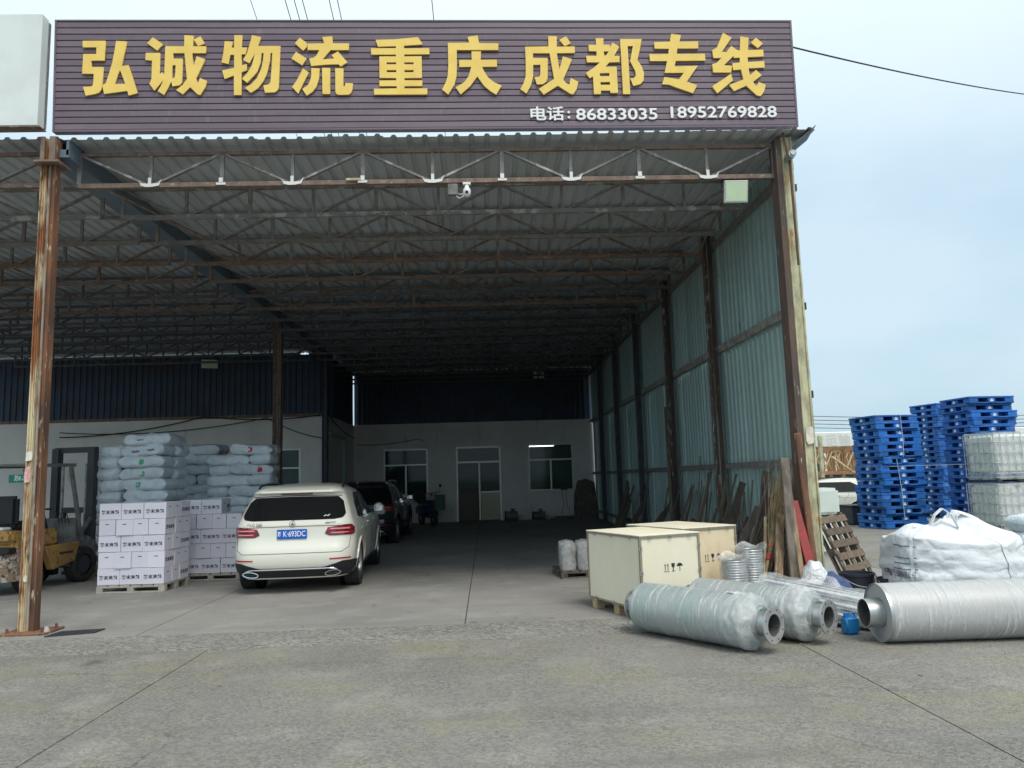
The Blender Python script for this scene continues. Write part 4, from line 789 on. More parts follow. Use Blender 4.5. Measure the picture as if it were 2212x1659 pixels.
# ------------------------------------------------------------------ shrink film, pipes
def film_mat(name, tint, alpha, bump=.9, bs=14, st=(1, 1, 1)):
    m = mat(name, tint, .22, 0, spec=.6, bump=bump, bscale=bs, bdist=.02, stretch=st); N = m.node_tree.nodes; LK = m.node_tree.links.new; b = N['Principled BSDF']
    tcn = N.new('ShaderNodeTexCoord'); n = N.new('ShaderNodeTexNoise'); n.inputs['Scale'].default_value = 7; n.inputs['Detail'].default_value = 6; r = N.new('ShaderNodeMapRange'); r.inputs['From Min'].default_value = .35; r.inputs['From Max'].default_value = .7; r.inputs['To Min'].default_value = alpha*.6; r.inputs['To Max'].default_value = min(1, alpha*1.6)
    LK(tcn.outputs['Object'], n.inputs['Vector']); LK(n.outputs['Fac'], r.inputs['Value']); LK(r.outputs[0], b.inputs['Alpha']); return m
def streak_film(name):  # pale diagonal streaks in the alpha paint crinkle highlights onto the film
    m = mat(name, (.78, .80, .80), .16, 0, spec=.7, bump=1.0, bscale=7, bdist=.03, stretch=(4.5, 1, 1)); N = m.node_tree.nodes; LK = m.node_tree.links.new; b = N['Principled BSDF']
    tcn = N.new('ShaderNodeTexCoord'); mpn = N.new('ShaderNodeMapping'); mpn.inputs['Rotation'].default_value = (0, 0, .5); mpn.inputs['Scale'].default_value = (16, 1.6, 1.6); n = N.new('ShaderNodeTexNoise'); n.inputs['Scale'].default_value = 1.6; n.inputs['Detail'].default_value = 5
    n2 = N.new('ShaderNodeTexNoise'); n2.inputs['Scale'].default_value = 3; r = N.new('ShaderNodeMapRange'); r.inputs['From Min'].default_value = .52; r.inputs['From Max'].default_value = .68; r.inputs['To Max'].default_value = .5; r2 = N.new('ShaderNodeMapRange'); r2.inputs['From Min'].default_value = .35; r2.inputs['From Max'].default_value = .7; r2.inputs['To Min'].default_value = .06; r2.inputs['To Max'].default_value = .24; ad = N.new('ShaderNodeMath'); ad.operation = 'ADD'; ad.use_clamp = True
    LK(tcn.outputs['Object'], mpn.inputs[0]); LK(mpn.outputs[0], n.inputs['Vector']); LK(tcn.outputs['Object'], n2.inputs['Vector']); LK(n.outputs['Fac'], r.inputs['Value']); LK(n2.outputs['Fac'], r2.inputs['Value']); LK(r.outputs[0], ad.inputs[0]); LK(r2.outputs[0], ad.inputs[1]); LK(ad.outputs[0], b.inputs['Alpha']); return m
K['film'] = film_mat('clear_film', (.85, .87, .88), .26); K['film_d'] = streak_film('pipe_film'); K['film_w'] = film_mat('milky_film', (.76, .77, .77), .34, 1.0, 9)
K['pipe_green'] = mat('duct_primer', (.31, .40, .375), .45, .25, (.38, .41, .405), 2.5, .4, .65); K['pipe_in'] = mat('duct_inside', (.20, .20, .20), .6, .4); K['flange'] = mat('flange_steel', (.52, .53, .53), .42, .6, (.42, .42, .41), 9)
def oriented(o, p, d):
    d = Vector(d).normalized(); q = d.to_track_quat('X', 'Z'); o.location = p; o.rotation_mode = 'QUATERNION'; o.rotation_quaternion = q
def duct(label, p0, dirv, Lb, r, neck_r, fl_r, neck0=.13, neck1=.2):
    "p0: axis point where the body starts; flange at the far end"
    t = thing('duct_pipe', label, 'pipe', p0, 0, 'insulated duct pipes with flanges'); oriented(t, p0, dirv); n = 44
    MB().lathe([(neck_r, .0), (r*.96, .004), (r, .012), (r, Lb-.012), (r*.96, Lb-.004), (neck_r, Lb)], n, 'X').build('shell', K['pipe_green'], t, smooth=40)
    MB().lathe([(neck_r, -neck0), (neck_r, 0.01), (neck_r-.006, .01), (neck_r-.006, -neck0)], n, 'X', close=True).build('neck', K['galv'], t, smooth=40)
    MB().lathe([(neck_r, Lb-.01), (neck_r, Lb+neck1), (neck_r-.006, Lb+neck1), (neck_r-.006, Lb-.3)], n, 'X').build('neck', K['galv'], t, smooth=40)
    MB().lathe([(neck_r-.006, Lb+neck1+.002), (neck_r-.006, -.1)], n, 'X').build('bore', K['pipe_in'], t, smooth=60)
    for xx in (Lb+neck1-.008, -neck0):
        fl = MB().lathe([(neck_r-.008, xx), (fl_r, xx), (fl_r, xx+.014), (neck_r-.008, xx+.014)], n, 'X', close=True).build('flange', K['flange'], t, smooth=40)
        for k in range(8):
            a = 2*pi*(k+.5)/8; rr = (fl_r+neck_r)/2+.002; MB().cyl((xx-.001, rr*cos(a), rr*sin(a)), (xx+.0152, rr*cos(a), rr*sin(a)), .008, n=10).build('bolt_hole', K['black'], fl)
    def wrap(u, v):
        x = -.10+(Lb+.20)*v; a = 2*pi*u; rr = r+.006
        if x < .02: rr = neck_r+.02+(r-neck_r-.014)*max(0, (x+.10)/.12)
        if x > Lb-.02: rr = neck_r+.03+(r-neck_r-.024)*max(0, (Lb+.10-x)/.12)**.7
        w_ = .007*noise.noise((x*6, cos(a)*2+a*.5, sin(a)*2))+.004*sin(46*x+6*a+3*noise.noise((x*3, a, 1)))*max(0, noise.noise((x*2.2, cos(a), sin(a)+5))+.2)
        rr += max(0, w_); return (x, rr*cos(a), rr*sin(a))
    MB().grid(wrap, 56, 64, True).build('film_wrap', K['film_d'], t, smooth=80)
    def endw(u, v):
        a = 2*pi*u; x = Lb-.16+.24*v; base = r+.012 if v < .62 else neck_r+.05+(r-neck_r-.038)*(1-(v-.62)/.38)**.8; w_ = .022*noise.noise((cos(a)*4, sin(a)*4, v*5+Lb))+.012*noise.noise((cos(a)*10, sin(a)*10, v*11)); rr = base+max(-.004, w_); return (x+.02*noise.noise((a*2, v, 3)), rr*cos(a), max(-r-.001, rr*sin(a)))
    MB().grid(endw, 64, 18, True).build('film_end', K['film_w'], t, smooth=80)
    for xx in (.05, Lb-.08): MB().lathe([(.014, -.004), (.020, -.004), (.020, .004), (.014, .004)], 14, 'X', (xx, 0, -r-.012), close=True).build('lifting_lug', K['galv'], t, smooth=40)
    return t
K['note'] = mat('paper_note', (.80, .80, .78), .8)
d12 = Vector((.6, -.8, 0)).normalized()
P1 = Vector((2.49, 6.72, .25)); Lb1 = 1.30
t = duct('film-wrapped duct pipe with bolted flange, nearest the plywood crates', P1-d12*(Lb1+.2), d12, Lb1, .238, .105, .158)
MB().add([(.99, .10, .225), (1.12, .06, .242), (1.16, -.06, .243), (1.03, -.03, .245)], [(0, 1, 2, 3)]).build('paper_note', K['note'], t)
P2 = Vector((3.09, 7.0, .25)); Lb2 = 1.25
duct('second film-wrapped duct pipe, lying between the first pipe and the tube bundle', P2-d12*(Lb2+.18), d12, Lb2, .235, .105, .155)
# the bare one on the right
t = thing('duct_pipe', 'bare silver duct pipe with a short inner tube, in front of the big white bag', 'pipe', (3.60, 7.06, 0), R(-1), 'insulated duct pipes with flanges')
K['sheet_silver'] = mat('silver_sheet', (.50, .50, .49), .5, .2, (.43, .43, .425), 2.2, .4, .65, stretch=(.25, 1, 1), bump=.12, bscale=5); n = 48; Lp = 1.95; r = .262
MB().lathe([(.13, .02), (r-.006, .018), (r, .0), (r, Lp), (.13, Lp)], n, 'X', (0, 0, r)).build('shell', K['sheet_silver'], t, smooth=40)
MB().lathe([(.128, -.13), (.128, .03), (.121, .03), (.121, -.13)], n, 'X', (0, 0, r), close=True).build('inner_tube', K['galv'], t, smooth=40); MB().lathe([(.121, -.12), (.121, .8)], n, 'X', (0, 0, r)).build('bore', K['pipe_in'], t, smooth=60)
MB().lathe([(r+.002, -.003), (r+.004, .012), (r+.002, .03)], n, 'X', (0, 0, r)).build('rim_bead', K['galv'], t, smooth=60)
def wrap3(u, v):
    a = 2*pi*u; x = .03+(Lp-.03)*v; rr = r+.004+max(0, .006*noise.noise((x*5, cos(a)*2, sin(a)*2))+.003*sin(30*x+5*a)); return (x, rr*cos(a), r+rr*sin(a))
MB().grid(wrap3, 48, 60, True).build('film_wrap', K['film_d'], t, smooth=80)

# ------------------------------------------------------------------ wrapped coils beside the crates
def coil(label, loc, r, h):
    t = thing('wrapped_coil', label, 'coil', loc, 0, 'film-wrapped coils of tubing'); b = MB()
    nt_ = int(h/.03)
    for k in range(nt_): b.lathe([(r-.02+.014*cos(a), .018+k*.03+.0145*sin(a)) for a in [2*pi*j/7 for j in range(7)]], 26, 'Z', (0, 0, 0), close=True)
    b.build('tubing', K['galv'], t, smooth=60)
    def f(u, v):
        a = 2*pi*u; rr = r+.008+.012*noise.noise((cos(a)*3, sin(a)*3, v*4))+(.05*(v-.92)/.08 if v > .92 else 0)+.02*(v > .9)*noise.noise((a*3, v*9, 1)); return (rr*cos(a), rr*sin(a), .005+(h+.05+.025*sin(5*a))*v)
    MB().grid(f, 36, 16, True).build('film_wrap', K['film'], t, smooth=80); return t
coil('silver coil in torn film touching the rear plywood crate', (2.88, 8.93, 0), .15, .58); coil('taller wrapped silver coil behind its neighbour', (3.17, 9.18, 0), .155, .66)
# wrapped goods on a pallet behind the crates
wood_pallet((1.55, 12.5, 0), R(6), .9, .8, 'dark pallet of wrapped rolls behind the plywood crates', K['wood_old'])
for k, (dx, dy) in enumerate(((-.27, -.22), (0, -.24), (.26, -.2), (-.26, .12), (.02, .14))):
    t = thing('wrapped_roll', f'film-wrapped grey roll, {ORD[k+1]} on the dark pallet behind the crates', 'roll', (1.55+dx, 12.5+dy, .12), 0, 'wrapped rolls on the dark pallet')
    MB().lathe([(.0, .0), (.12, .0), (.125, .05), (.118, .15), (.126, .30), (.12, .38), (.05, .41), (0, .41)], 18).build('roll', K['steel_grey'], t, smooth=50); MB().lathe([(.13, .0), (.138, .1), (.13, .2), (.14, .3), (.13, .42), (.02, .45)], 18).build('film_wrap', K['film_w'], t, smooth=70)
# ------------------------------------------------------------------ forklift
K['fork_yellow'] = mat('forklift_yellow', (.47, .27, .07), .6, 0, (.33, .19, .07), 4, c3=(.13, .09, .06), s3=12, lo3=.56, hi3=.66)
K['fork_cw'] = mat('forklift_flaked', (.30, .21, .14), .85, 0, (.46, .43, .40), 16, .5, .56, c3=(.09, .06, .05), s3=20, lo3=.52, hi3=.58, bump=.8, bscale=18)
K['fork_grey'] = mat('forklift_grey', (.20, .21, .20), .6, .1, (.14, .13, .12), 6); K['fork_dark'] = mat('forklift_dark', (.05, .052, .06), .6)
fk = thing('forklift', 'old yellow forklift with flaking counterweight parked behind the rusty front column', 'forklift', (-7.98, 12.25, 0), R(-9))
def cwf(u, v):
    a = pi*u; rr = .24; x = -.52*cos(a) if True else 0
    q = abs(cos(a))**.35*(1 if cos(a) > 0 else -1); y = .34-.36*sin(a)**.55; z = .22+.52*v; bul = .03*sin(pi*v)
    return (-.54*q*(1+bul*.3), y-bul+.012*noise.noise((q*5, z*5, 1)), z)
b = MB().grid(cwf, 26, 10); b.f += [tuple(i*10 for i in range(26)), tuple(i*10+9 for i in range(26))[::-1]]; b.build('counterweight', K['fork_cw'], fk, smooth=50)
MB().box((0, .62, .84), (1.02, .95, .28)).build('hood', K['fork_yellow'], fk, bevel=.04, seg=2)
MB().box((0, .22, .90), (1.0, .3, .2)).build('rear_cowl', K['fork_yellow'], fk, bevel=.05, seg=2)
MB().box((.3, .05, .70), (.5, .2, .10)).build('rear_lamp_bar', K['black'], fk, bevel=.02)
MB().add([(.53, .78, .70), (.53, 1.62, .72), (.53, 1.5, .40), (.53, .98, .30), (.40, .78, .70), (.40, 1.62, .72), (.40, 1.5, .40), (.40, .98, .30)], [(0, 1, 2, 3), (7, 6, 5, 4), (0, 4, 5, 1), (1, 5, 6, 2), (2, 6, 7, 3), (3, 7, 4, 0)]).build('side_panel', K['fork_yellow'], fk, bevel=.012)
b = MB()
for k in range(6): b.box((.0, -.14+.056*k, .0), (.002, .04, .042)); b.box((.0005, -.14+.056*k, .0), (.002, .046, .012))
b.build('model_mark', K['ink'], fk, loc=(.534, 1.27, .56))
MB().box((-.2, 1.2, .52), (.7, .9, .4)).build('chassis', K['fork_dark'], fk, bevel=.02)
for sx in (1, -1):
    for y, r in ((.55, .24), (1.78, .31)):
        w = MB().lathe([(r*.55, -.10), (r*.9, -.11), (r, -.08), (r, .08), (r*.9, .11), (r*.55, .10)], 28, 'X', (sx*.42, y, r)).build('wheel', K['tyre'], fk, smooth=40); MB().cyl((sx*.33, y, r), (sx*.50, y, r), r*.56, r*.5, n=18).build('hub', K['fork_yellow'] if r < .3 else K['fork_dark'], w)  # front hubs coloured dark in place of the shade around that wheel
    f = MB()
    for k in range(9):
        t0, t1 = pi*k/9, pi*(k+1)/9; f.bar((sx*.44, 1.78+.38*cos(t0), .31+.38*sin(t0)), (sx*.44, 1.78+.38*cos(t1), .31+.38*sin(t1)), .25, .018, (1, 0, 0))
    f.build('fender', K['fork_grey'], fk)
    # overhead guard
    MB().bar((sx*.47, .55, .95), (sx*.45, .62, 2.02), .055, .055).build('guard_post', K['fork_grey'], fk); MB().bar((sx*.47, 1.72, .72), (sx*.44, 1.42, 2.02), .06, .05).build('guard_post', K['fork_grey'], fk)
    MB().bar((sx*.45, .5, 2.04), (sx*.45, 1.5, 2.06), .06, .06).build('guard_rail', K['fork_grey'], fk)
    # mast
    MB().box((sx*.36, 2.12, 1.24), (.09, .14, 2.3)).box((sx*.36, 2.04, 1.24), (.13, .02, 2.3)).build('mast_channel', K['fork_dark'], fk); MB().cyl((sx*.24, 2.1, .3), (sx*.24, 2.1, 2.1), .03, n=10).build('lift_cylinder', K['steel_grey'], fk, smooth=50); MB().cyl((sx*.44, 1.4, .5), (sx*.40, 2.02, 1.1), .035, n=10).build('tilt_cylinder', K['fork_grey'], fk, smooth=50)
    MB().add([(sx*.22, 2.3, .06), (sx*.34, 2.3, .06), (sx*.34, 3.4, .04), (sx*.25, 3.4, .04), (sx*.22, 2.3, .12), (sx*.34, 2.3, .12), (sx*.34, 3.4, .055), (sx*.25, 3.4, .055)], [(0, 1, 2, 3), (7, 6, 5, 4), (0, 4, 5, 1), (1, 5, 6, 2), (2, 6, 7, 3), (3, 7, 4, 0)]).build('fork', K['fork_dark'], fk)
for y in (.5, .72, .94, 1.16, 1.38, 1.5): MB().bar((-.46, y, 2.06), (.46, y, 2.06), .045, .03).build('guard_bar', K['fork_grey'], fk)
for z in (.35, 1.25, 2.36): MB().box((0, 2.13, z), (.82, .1, .10)).build('mast_crossbar', K['fork_dark'], fk)
MB().box((0, 2.26, .62), (.86, .06, .10)).box((0, 2.26, .25), (.86, .06, .10)).box((-.3, 2.27, .9), (.04, .04, .7)).box((.3, 2.27, .9), (.04, .04, .7)).box((0, 2.27, 1.22), (.66, .04, .05)).box((0, 2.27, .9), (.04, .04, .6)).build('carriage', K['fork_dark'], fk)
MB().box((0, .72, 1.06), (.5, .5, .14)).build('seat', K['black'], fk, bevel=.05, seg=2); MB().box((0, .5, 1.3), (.48, .14, .5)).build('backrest', K['black'], fk, bevel=.05, seg=2)
MB().bar((0, 1.55, .7), (0, 1.32, 1.28), .04).build('steering_column', K['fork_dark'], fk); MB().lathe([(.15+.014*cos(a), .014*sin(a)) for a in [2*pi*k/8 for k in range(8)]], 24, 'Z', (0, 1.3, 1.3), close=True).build('steering_wheel', K['black'], fk, smooth=60)
MB().box((0, 1.62, .88), (.9, .12, .5)).build('dashboard', K['fork_grey'], fk, bevel=.03)
for k in range(4): MB().tube([(.18+.06*k, 1.52, 1.05), (.18+.06*k, 1.47, 1.2), (.18+.06*k, 1.42, 1.24)], .008).build('lever', K['dark_metal'], fk)
MB().cyl((.1, .38, 1.22), (.36, .38, 1.22), .0, n=3) if False else None
pl = MB().box((.26, .47, 1.83), (.40, .012, .13)).build('number_plate', K['plate_green'], fk, bevel=.003); link('plate_text', text_mesh('苏K-3', .10, .0015, .002, sx=.8), K['white_letter'], pl, (.26, .462, 1.83))
MB().box((.0, .25, 1.03), (.55, .2, .05)).build('folded_cloth', K['white_pl'], fk, bevel=.02, seg=2)
K['hood_rust'] = K['fork_cw']
# ------------------------------------------------------------------ stacked blue plastic pallets
def pal_mesh(w, d, h):
    b = MB(); t = h*.26
    b.box((0, 0, h-t/2), (w, d, t)); 
    for x in (-w/2+.14, 0, w/2-.14):
        b.box((x, 0, .016), (.26 if x else .22, d, .032))
        for y in (-d/2+.12, 0, d/2-.12): b.box((x, y, (h-t)/2+.008), (.25 if x else .21, .235, h-t-.03))
    for y in (-d/2+.08, d/2-.08): b.box((0, y, .016), (w-.02, .16, .034))
    return b.mesh('plastic_pallet', bevel=.008)
PW, PD, PH = 1.27, 1.12, .185
pal_me = pal_mesh(PW, PD, PH)
K['mark_white'] = mat('mark_white', (.62, .68, .78), .6)
mk_me = MB().box((0, 0, 0), (.09, .003, .045)).box((0, .0, .04), (.05, .003, .02)).mesh('maker_mark')
def pal_stack(x, y, rz, n, where, lean=0):
    for k in range(n):
        o = link('plastic_pallet', pal_me, K['pal_blue'], None, (x+rnd.uniform(-.05, .05)+lean*k, y+rnd.uniform(-.05, .05), k*PH)); o.rotation_euler = (0, 0, rz+rnd.uniform(-.04, .04))
        tag(o, f'blue plastic pallet, {"topmost" if k == n-1 else ORD[n-k]+" from top"} of {where}', 'pallet', 'stacked blue plastic pallets')
        link('maker_mark', mk_me, K['mark_white'], o, (0, -PD/2+.001, .07)); link('maker_mark', mk_me, K['mark_white'], o, (-PW/2+.001, 0, .07), (0, 0, -pi/2))
pal_stack(10.80, 19.9, R(8), 16, 'the nearest free-standing blue stack')
pal_stack(12.98, 19.3, R(5), 18, 'the blue stack rising behind the white tanks')
pal_stack(14.4, 23.2, R(10), 19, 'the farthest blue stack in the gap')
K['strap'] = mat('strap', (.45, .50, .50), .5)
t = thing('pallet_strap', 'pale strap tied round the nearest blue stack', 'strap', (10.85, 19.31, 0), R(8)); MB().tube([(.05, -.02, 2.95), (.06, -.03, 2.2), (.02, -.03, 1.85)], .008).tube([(-.18, -.03, 1.8), (-.12, -.04, 1.0), (-.1, -.03, .3)], .009).build('strap', K['strap'], t)

# ------------------------------------------------------------------ caged tanks
K['tank'] = mat('tank_plastic', (.70, .74, .70), .45, 0, (.62, .68, .62), 1.5, .4, .65)
def ibc(label, loc, rz):
    t = thing('caged_tank', label, 'tank', loc, rz, 'wrapped caged tanks'); w, d, h = 1.2, 1.0, 1.16
    MB().box((0, 0, .65), (w-.07, d-.07, .93)).build('tank', K['tank'], t, bevel=.07, seg=3, smooth=50); MB().cyl((0, 0, 1.1), (0, 0, 1.15), .09, n=18).build('cap', K['tank'], t)
    b = MB()
    for z in (.2, .44, .68, .92, 1.12):
        b.tube([(-w/2, -d/2, z), (w/2, -d/2, z), (w/2, d/2, z), (-w/2, d/2, z), (-w/2, -d/2, z)], .012, 6)
    for k in range(8):
        x = -w/2+w*k/7
        for y in (-d/2, d/2): b.cyl((x, y*1.004, .12), (x, y*1.004, 1.13), .011, n=6)
    for k in range(1, 6):
        y = -d/2+d*k/6
        for x in (-w/2, w/2): b.cyl((x*1.004, y, .12), (x*1.004, y, 1.13), .011, n=6)
    b.build('cage', K['galv'], t, smooth=60)
    MB().box((0, 0, .11), (w, d, .025)).build('tray', K['galv'], t)
    for x in (-w/2+.08, 0, w/2-.08): MB().box((x, 0, .05), (.12, d, .09)).build('skid', K['dark_metal'], t)
    def f(u, v):
        a = 2*pi*u; c, s = cos(a), sin(a); x = (w/2+.025)*abs(c)**.25*(1 if c > 0 else -1); y = (d/2+.025)*abs(s)**.25*(1 if s > 0 else -1); k = 1+.012*noise.noise((x*4, y*4, v*5)); return (x*k, y*k, .06+1.1*v)
    MB().grid(f, 60, 14, True).build('film_wrap', K['film'], t, smooth=80)
for k, (x, lb) in enumerate(((12.25, 'next to the blue pallets'), (13.55, 'at the picture edge'))):
    ibc(f'white caged tank on the ground {lb}', (x, 17.5, 0), R(4)); ibc(f'white caged tank stacked on another {lb}', (x+.02, 17.48, 1.175), R(3))

# ------------------------------------------------------------------ big bag
K['bag'] = mat('bag_white', (.70, .72, .74), .55, 0, (.62, .65, .68), 3, .4, .65, bump=.5, bscale=8, bdist=.03, c3=(.52, .51, .49), s3=6, lo3=.64, hi3=.78); K['bag_print'] = mat('bag_print', (.12, .13, .14), .7)
BB = (5.26, 8.55)
def bagf(a, v, off=0):
    c, s = cos(a), sin(a); e = .56; rr = (.57+.12*sin(pi*min(1, v*1.1))**.8)*(1 if v < .74 else max(.10, 1-((v-.74)/.26)**1.8*.9)); rr += off
    x = rr*1.02*abs(c)**e*(1 if c > 0 else -1); y = rr*.80*abs(s)**e*(1 if s > 0 else -1)
    z = .02+1.0*v if v < .74 else .76+.14*(v-.74)/.26
    w1 = noise.noise((x*2.2, y*2.2, z*3)); fold = sin(z*34+4*noise.noise((x*3, y*3, 2))+x*3)*max(0, .6-abs(v-.45))*.012
    ridge = (.09*(.35-abs(noise.noise((x*3.2, y*3.2, 7)))) if v > .6 else 0); sag = .07*noise.noise((c*1.5, s*1.5, 4))*v
    k = 1+.06*w1+fold*1.8-.06*max(0, .22-abs(noise.noise((x*4+1, y*4, z*5))))-.035*max(0, .2-abs(noise.noise((x*9, y*9+3, z*10))))*2; lump = .12*exp_(-((x+.45)**2+(y+.2)**2)/.06)*(v > .6)+.15*exp_(-((x-.12)**2+(y)**2)/.05)*(v > .75)
    return Vector((x*k, y*k, max(.0, z+ridge*.8+sag+lump)))
def exp_(q): return math.exp(q) if q > -60 else 0.0
bg_ = thing('bulk_bag', 'slumped white woven bulk bag with lifting loops behind the silver pipe', 'bag', (*BB, 0), R(-8))
b = MB().grid(lambda u, v: bagf(2*pi*u, v), 200, 90, True); n0 = len(b.v); b.v.append((.0, .0, .95)); b.f += [(i*90+89, ((i+1) % 200)*90+89, n0) for i in range(200)]
b.build('fabric', K['bag'], bg_, smooth=70)
for a0 in (R(-139), R(-72), R(60), R(140)):
    MB().grid(lambda u, v: bagf(a0+.10*(u-.5), .03+.9*v, .012), 5, 34).build('lifting_strap', K['bag'], bg_, smooth=70)
MB().grid(lambda u, v: bagf(R(-175)+R(170)*u, .16+.05*v, .010), 60, 4).build('seam_band', K['bag'], bg_, smooth=70)
for k, (p, q, top) in enumerate((((-.30, -.2, .86), (.02, -.22, .90), (-.12, -.18, 1.12)), ((.05, -.1, .9), (.32, -.05, .88), (.1, -.1, 1.06)), ((-.55, -.25, .74), (-.33, -.3, .80), (-.47, -.26, .93)))):
    pts = [Vector(p), Vector(p).lerp(Vector(top), .6)+Vector((-.02, 0, .03)), Vector(top), Vector(q).lerp(Vector(top), .6)+Vector((.03, 0, .02)), Vector(q)]
    lp = MB()
    for a, c in zip(pts, pts[1:]): lp.bar(a, c, .012, .055, (0, 1, .2))
    lp.build('lifting_loop', K['bag'], bg_, bevel=.004)
def bag_text(txt, size, a0, v, m):
    me = text_mesh(txt, size, .001, .0)
    for q in me.vertices: x, z = q.co.x, q.co.z; q.co = bagf(R(a0)+x/.72, v+z/.9, .012)
    link('print', me, m, bg_)
bag_text('电气设备有限公司', .075, -158, .40, K['bag_print'])
for k, v in enumerate((.46, .52, .58, .65)): MB().grid(lambda u, q: bagf(R(-170)+R(38)*u, v+.010*q, .011), 14, 2).build('print_line', K['bag_print'], bg_)
# sacks and a carton at the picture edge behind the bag
for k in range(3): sack((7.25+.03*k, 9.75, .52+.2*k if False else .42+.19*k), R(4), f'grey sack, {["lowest", "middle", "top"][k]} of the little pile behind the bulk bag', 'sack')
t = thing('cardboard_box', 'brown cardboard box under the little sack pile behind the bulk bag', 'box', (7.28, 9.7, 0)); MB().box((0, 0, .16), (.9, .5, .32)).build('carton_body', K['wood_pale'], t, bevel=.006); MB().box((0, 0, .3225), (.06, .502, .003)).build('tape', K['tape'], t)

# ------------------------------------------------------------------ things round the right column
K['tube_chrome'] = mat('chrome_tube', (.70, .71, .72), .18, .95); K['bucket'] = mat('bucket_black', (.03, .032, .045), .5); K['jug_blue'] = mat('jug_blue', (.02, .20, .48), .35); K['cloth_blue'] = mat('cloth_navy', (.04, .07, .16), .9, 0, (.07, .10, .2), 6); K['red_steel'] = mat('red_steel', (.40, .055, .05), .6, 0, (.27, .06, .05), 7, c3=(.30, .2, .16), s3=20, lo3=.64, hi3=.72)
t = thing('tube_bundle', 'bundle of chrome tubes wrapped in clear film beside the second duct pipe', 'tubes', (3.60, 7.9, 0)); d = Vector((.62, -.72, -.10)).normalized()
for k, (a, z) in enumerate(((-.10, .22), (0, .235), (.1, .22), (-.05, .31), (.05, .315), (-.15, .13), (.15, .13), (.0, .14), (.02, .05), (-.12, .045), (.13, .05))):
    o_ = Vector((.76*a, .64*a, z)); p, q = o_-d*.75, o_+d*.42; p.z = max(.04, p.z); q.z = max(.04, q.z)
    MB().cyl(p, q, .042, n=18, caps=False).build('tube', K['tube_chrome'], t, smooth=60); MB().cyl(q-d*.012, q-d*.01, .040, n=18).build('tube_mouth', K['black'], t); MB().cyl(p+d*.01, p+d*.012, .040, n=18).build('tube_mouth', K['black'], t)
def fb(u, v):
    a = 2*pi*u; c = -d*.78+d*1.25*v; rr = .2+.03*noise.noise((cos(a)*3, sin(a)*3, v*6)); return (c.x+rr*1.15*cos(a)*.76, c.y+rr*cos(a)*.64, max(.01, .2+c.z+rr*.95*sin(a)))
MB().grid(fb, 40, 30, True).build('film_wrap', K['film'], t, smooth=80)
K['foil'] = mat('crumpled_foil', (.72, .73, .74), .25, .35, bump=1, bscale=10, bdist=.05)
def heap(name, label, cat, loc, r, h, m, seed):
    def f(u, v):
        a = 2*pi*u; t_ = pi/2*v; x, y, z = r[0]*cos(a)*cos(t_), r[1]*sin(a)*cos(t_), h*sin(t_); k = 1+.28*noise.noise((x*5+seed, y*5, z*5))+.10*noise.noise((x*14+seed, y*14, z*14)); return (x*k, y*k, max(0, z*k))
    t = thing(name, label, cat, loc); MB().grid(f, 40, 16, True).build('sheet', m, t, smooth=60); return t
heap('plastic_heap', 'crumpled clear plastic film on top of the chrome tube bundle', 'plastic', (3.55, 8.35, .12), (.36, .24), .34, K['film_w'], 3)
heap('plastic_heap', 'white padded plastic bundle between the tubes and the red beam', 'plastic', (3.74, 8.62, .0), (.22, .2), .5, K['foil'], 9)
heap('plastic_heap', 'small clear bag on the ground left of the silver pipe', 'plastic', (3.83, 7.98, 0), (.16, .15), .26, K['film_w'], 14)
heap('cloth_bundle', 'navy cloth bundle next to the chrome tubes', 'cloth', (3.88, 8.5, 0), (.22, .26), .42, K['cloth_blue'], 21)
def bucket(label, loc, r, h):
    t = thing('bucket', label, 'bucket', loc, 0, 'black buckets'); MB().lathe([(0, .006), (r*.82, .006), (r*.98, h), (r*1.05, h), (r*1.05, h-.03), (r*1.0, h-.03), (r*.86, 0), (0, 0)], 28).build('shell', K['bucket'], t, smooth=40); MB().tube([(r*1.02*cos(a), r*1.02*sin(a)-.05*abs(sin(a)), h-.02-.12*abs(sin(a))) for a in [pi+pi*k/12 for k in range(13)]], .005).build('handle', K['galv'], t)
bucket('wide black bucket behind the navy cloth bundle', (4.40, 9.05, 0), .19, .36); bucket('narrow black bucket touching the bulk bag', (4.62, 8.75, 0), .12, .33)
t = thing('jerrycan', 'small blue plastic jug standing by the tube ends', 'jug', (3.50, 7.42, 0), R(12)); MB().box((0, 0, .085), (.15, .11, .17)).build('body', K['jug_blue'], t, bevel=.02, seg=3, smooth=50); MB().cyl((-.035, 0, .165), (-.035, 0, .205), .026, n=14).build('cap', K['jug_blue'], t, smooth=40); MB().tube([(.0, 0, .165), (.02, 0, .2), (.05, 0, .2), (.06, 0, .165)], .011, 8).build('handle', K['jug_blue'], t, smooth=60); MB().box((0, -.0555, .08), (.09, .002, .07)).build('label_patch', K['jug_blue'], t)
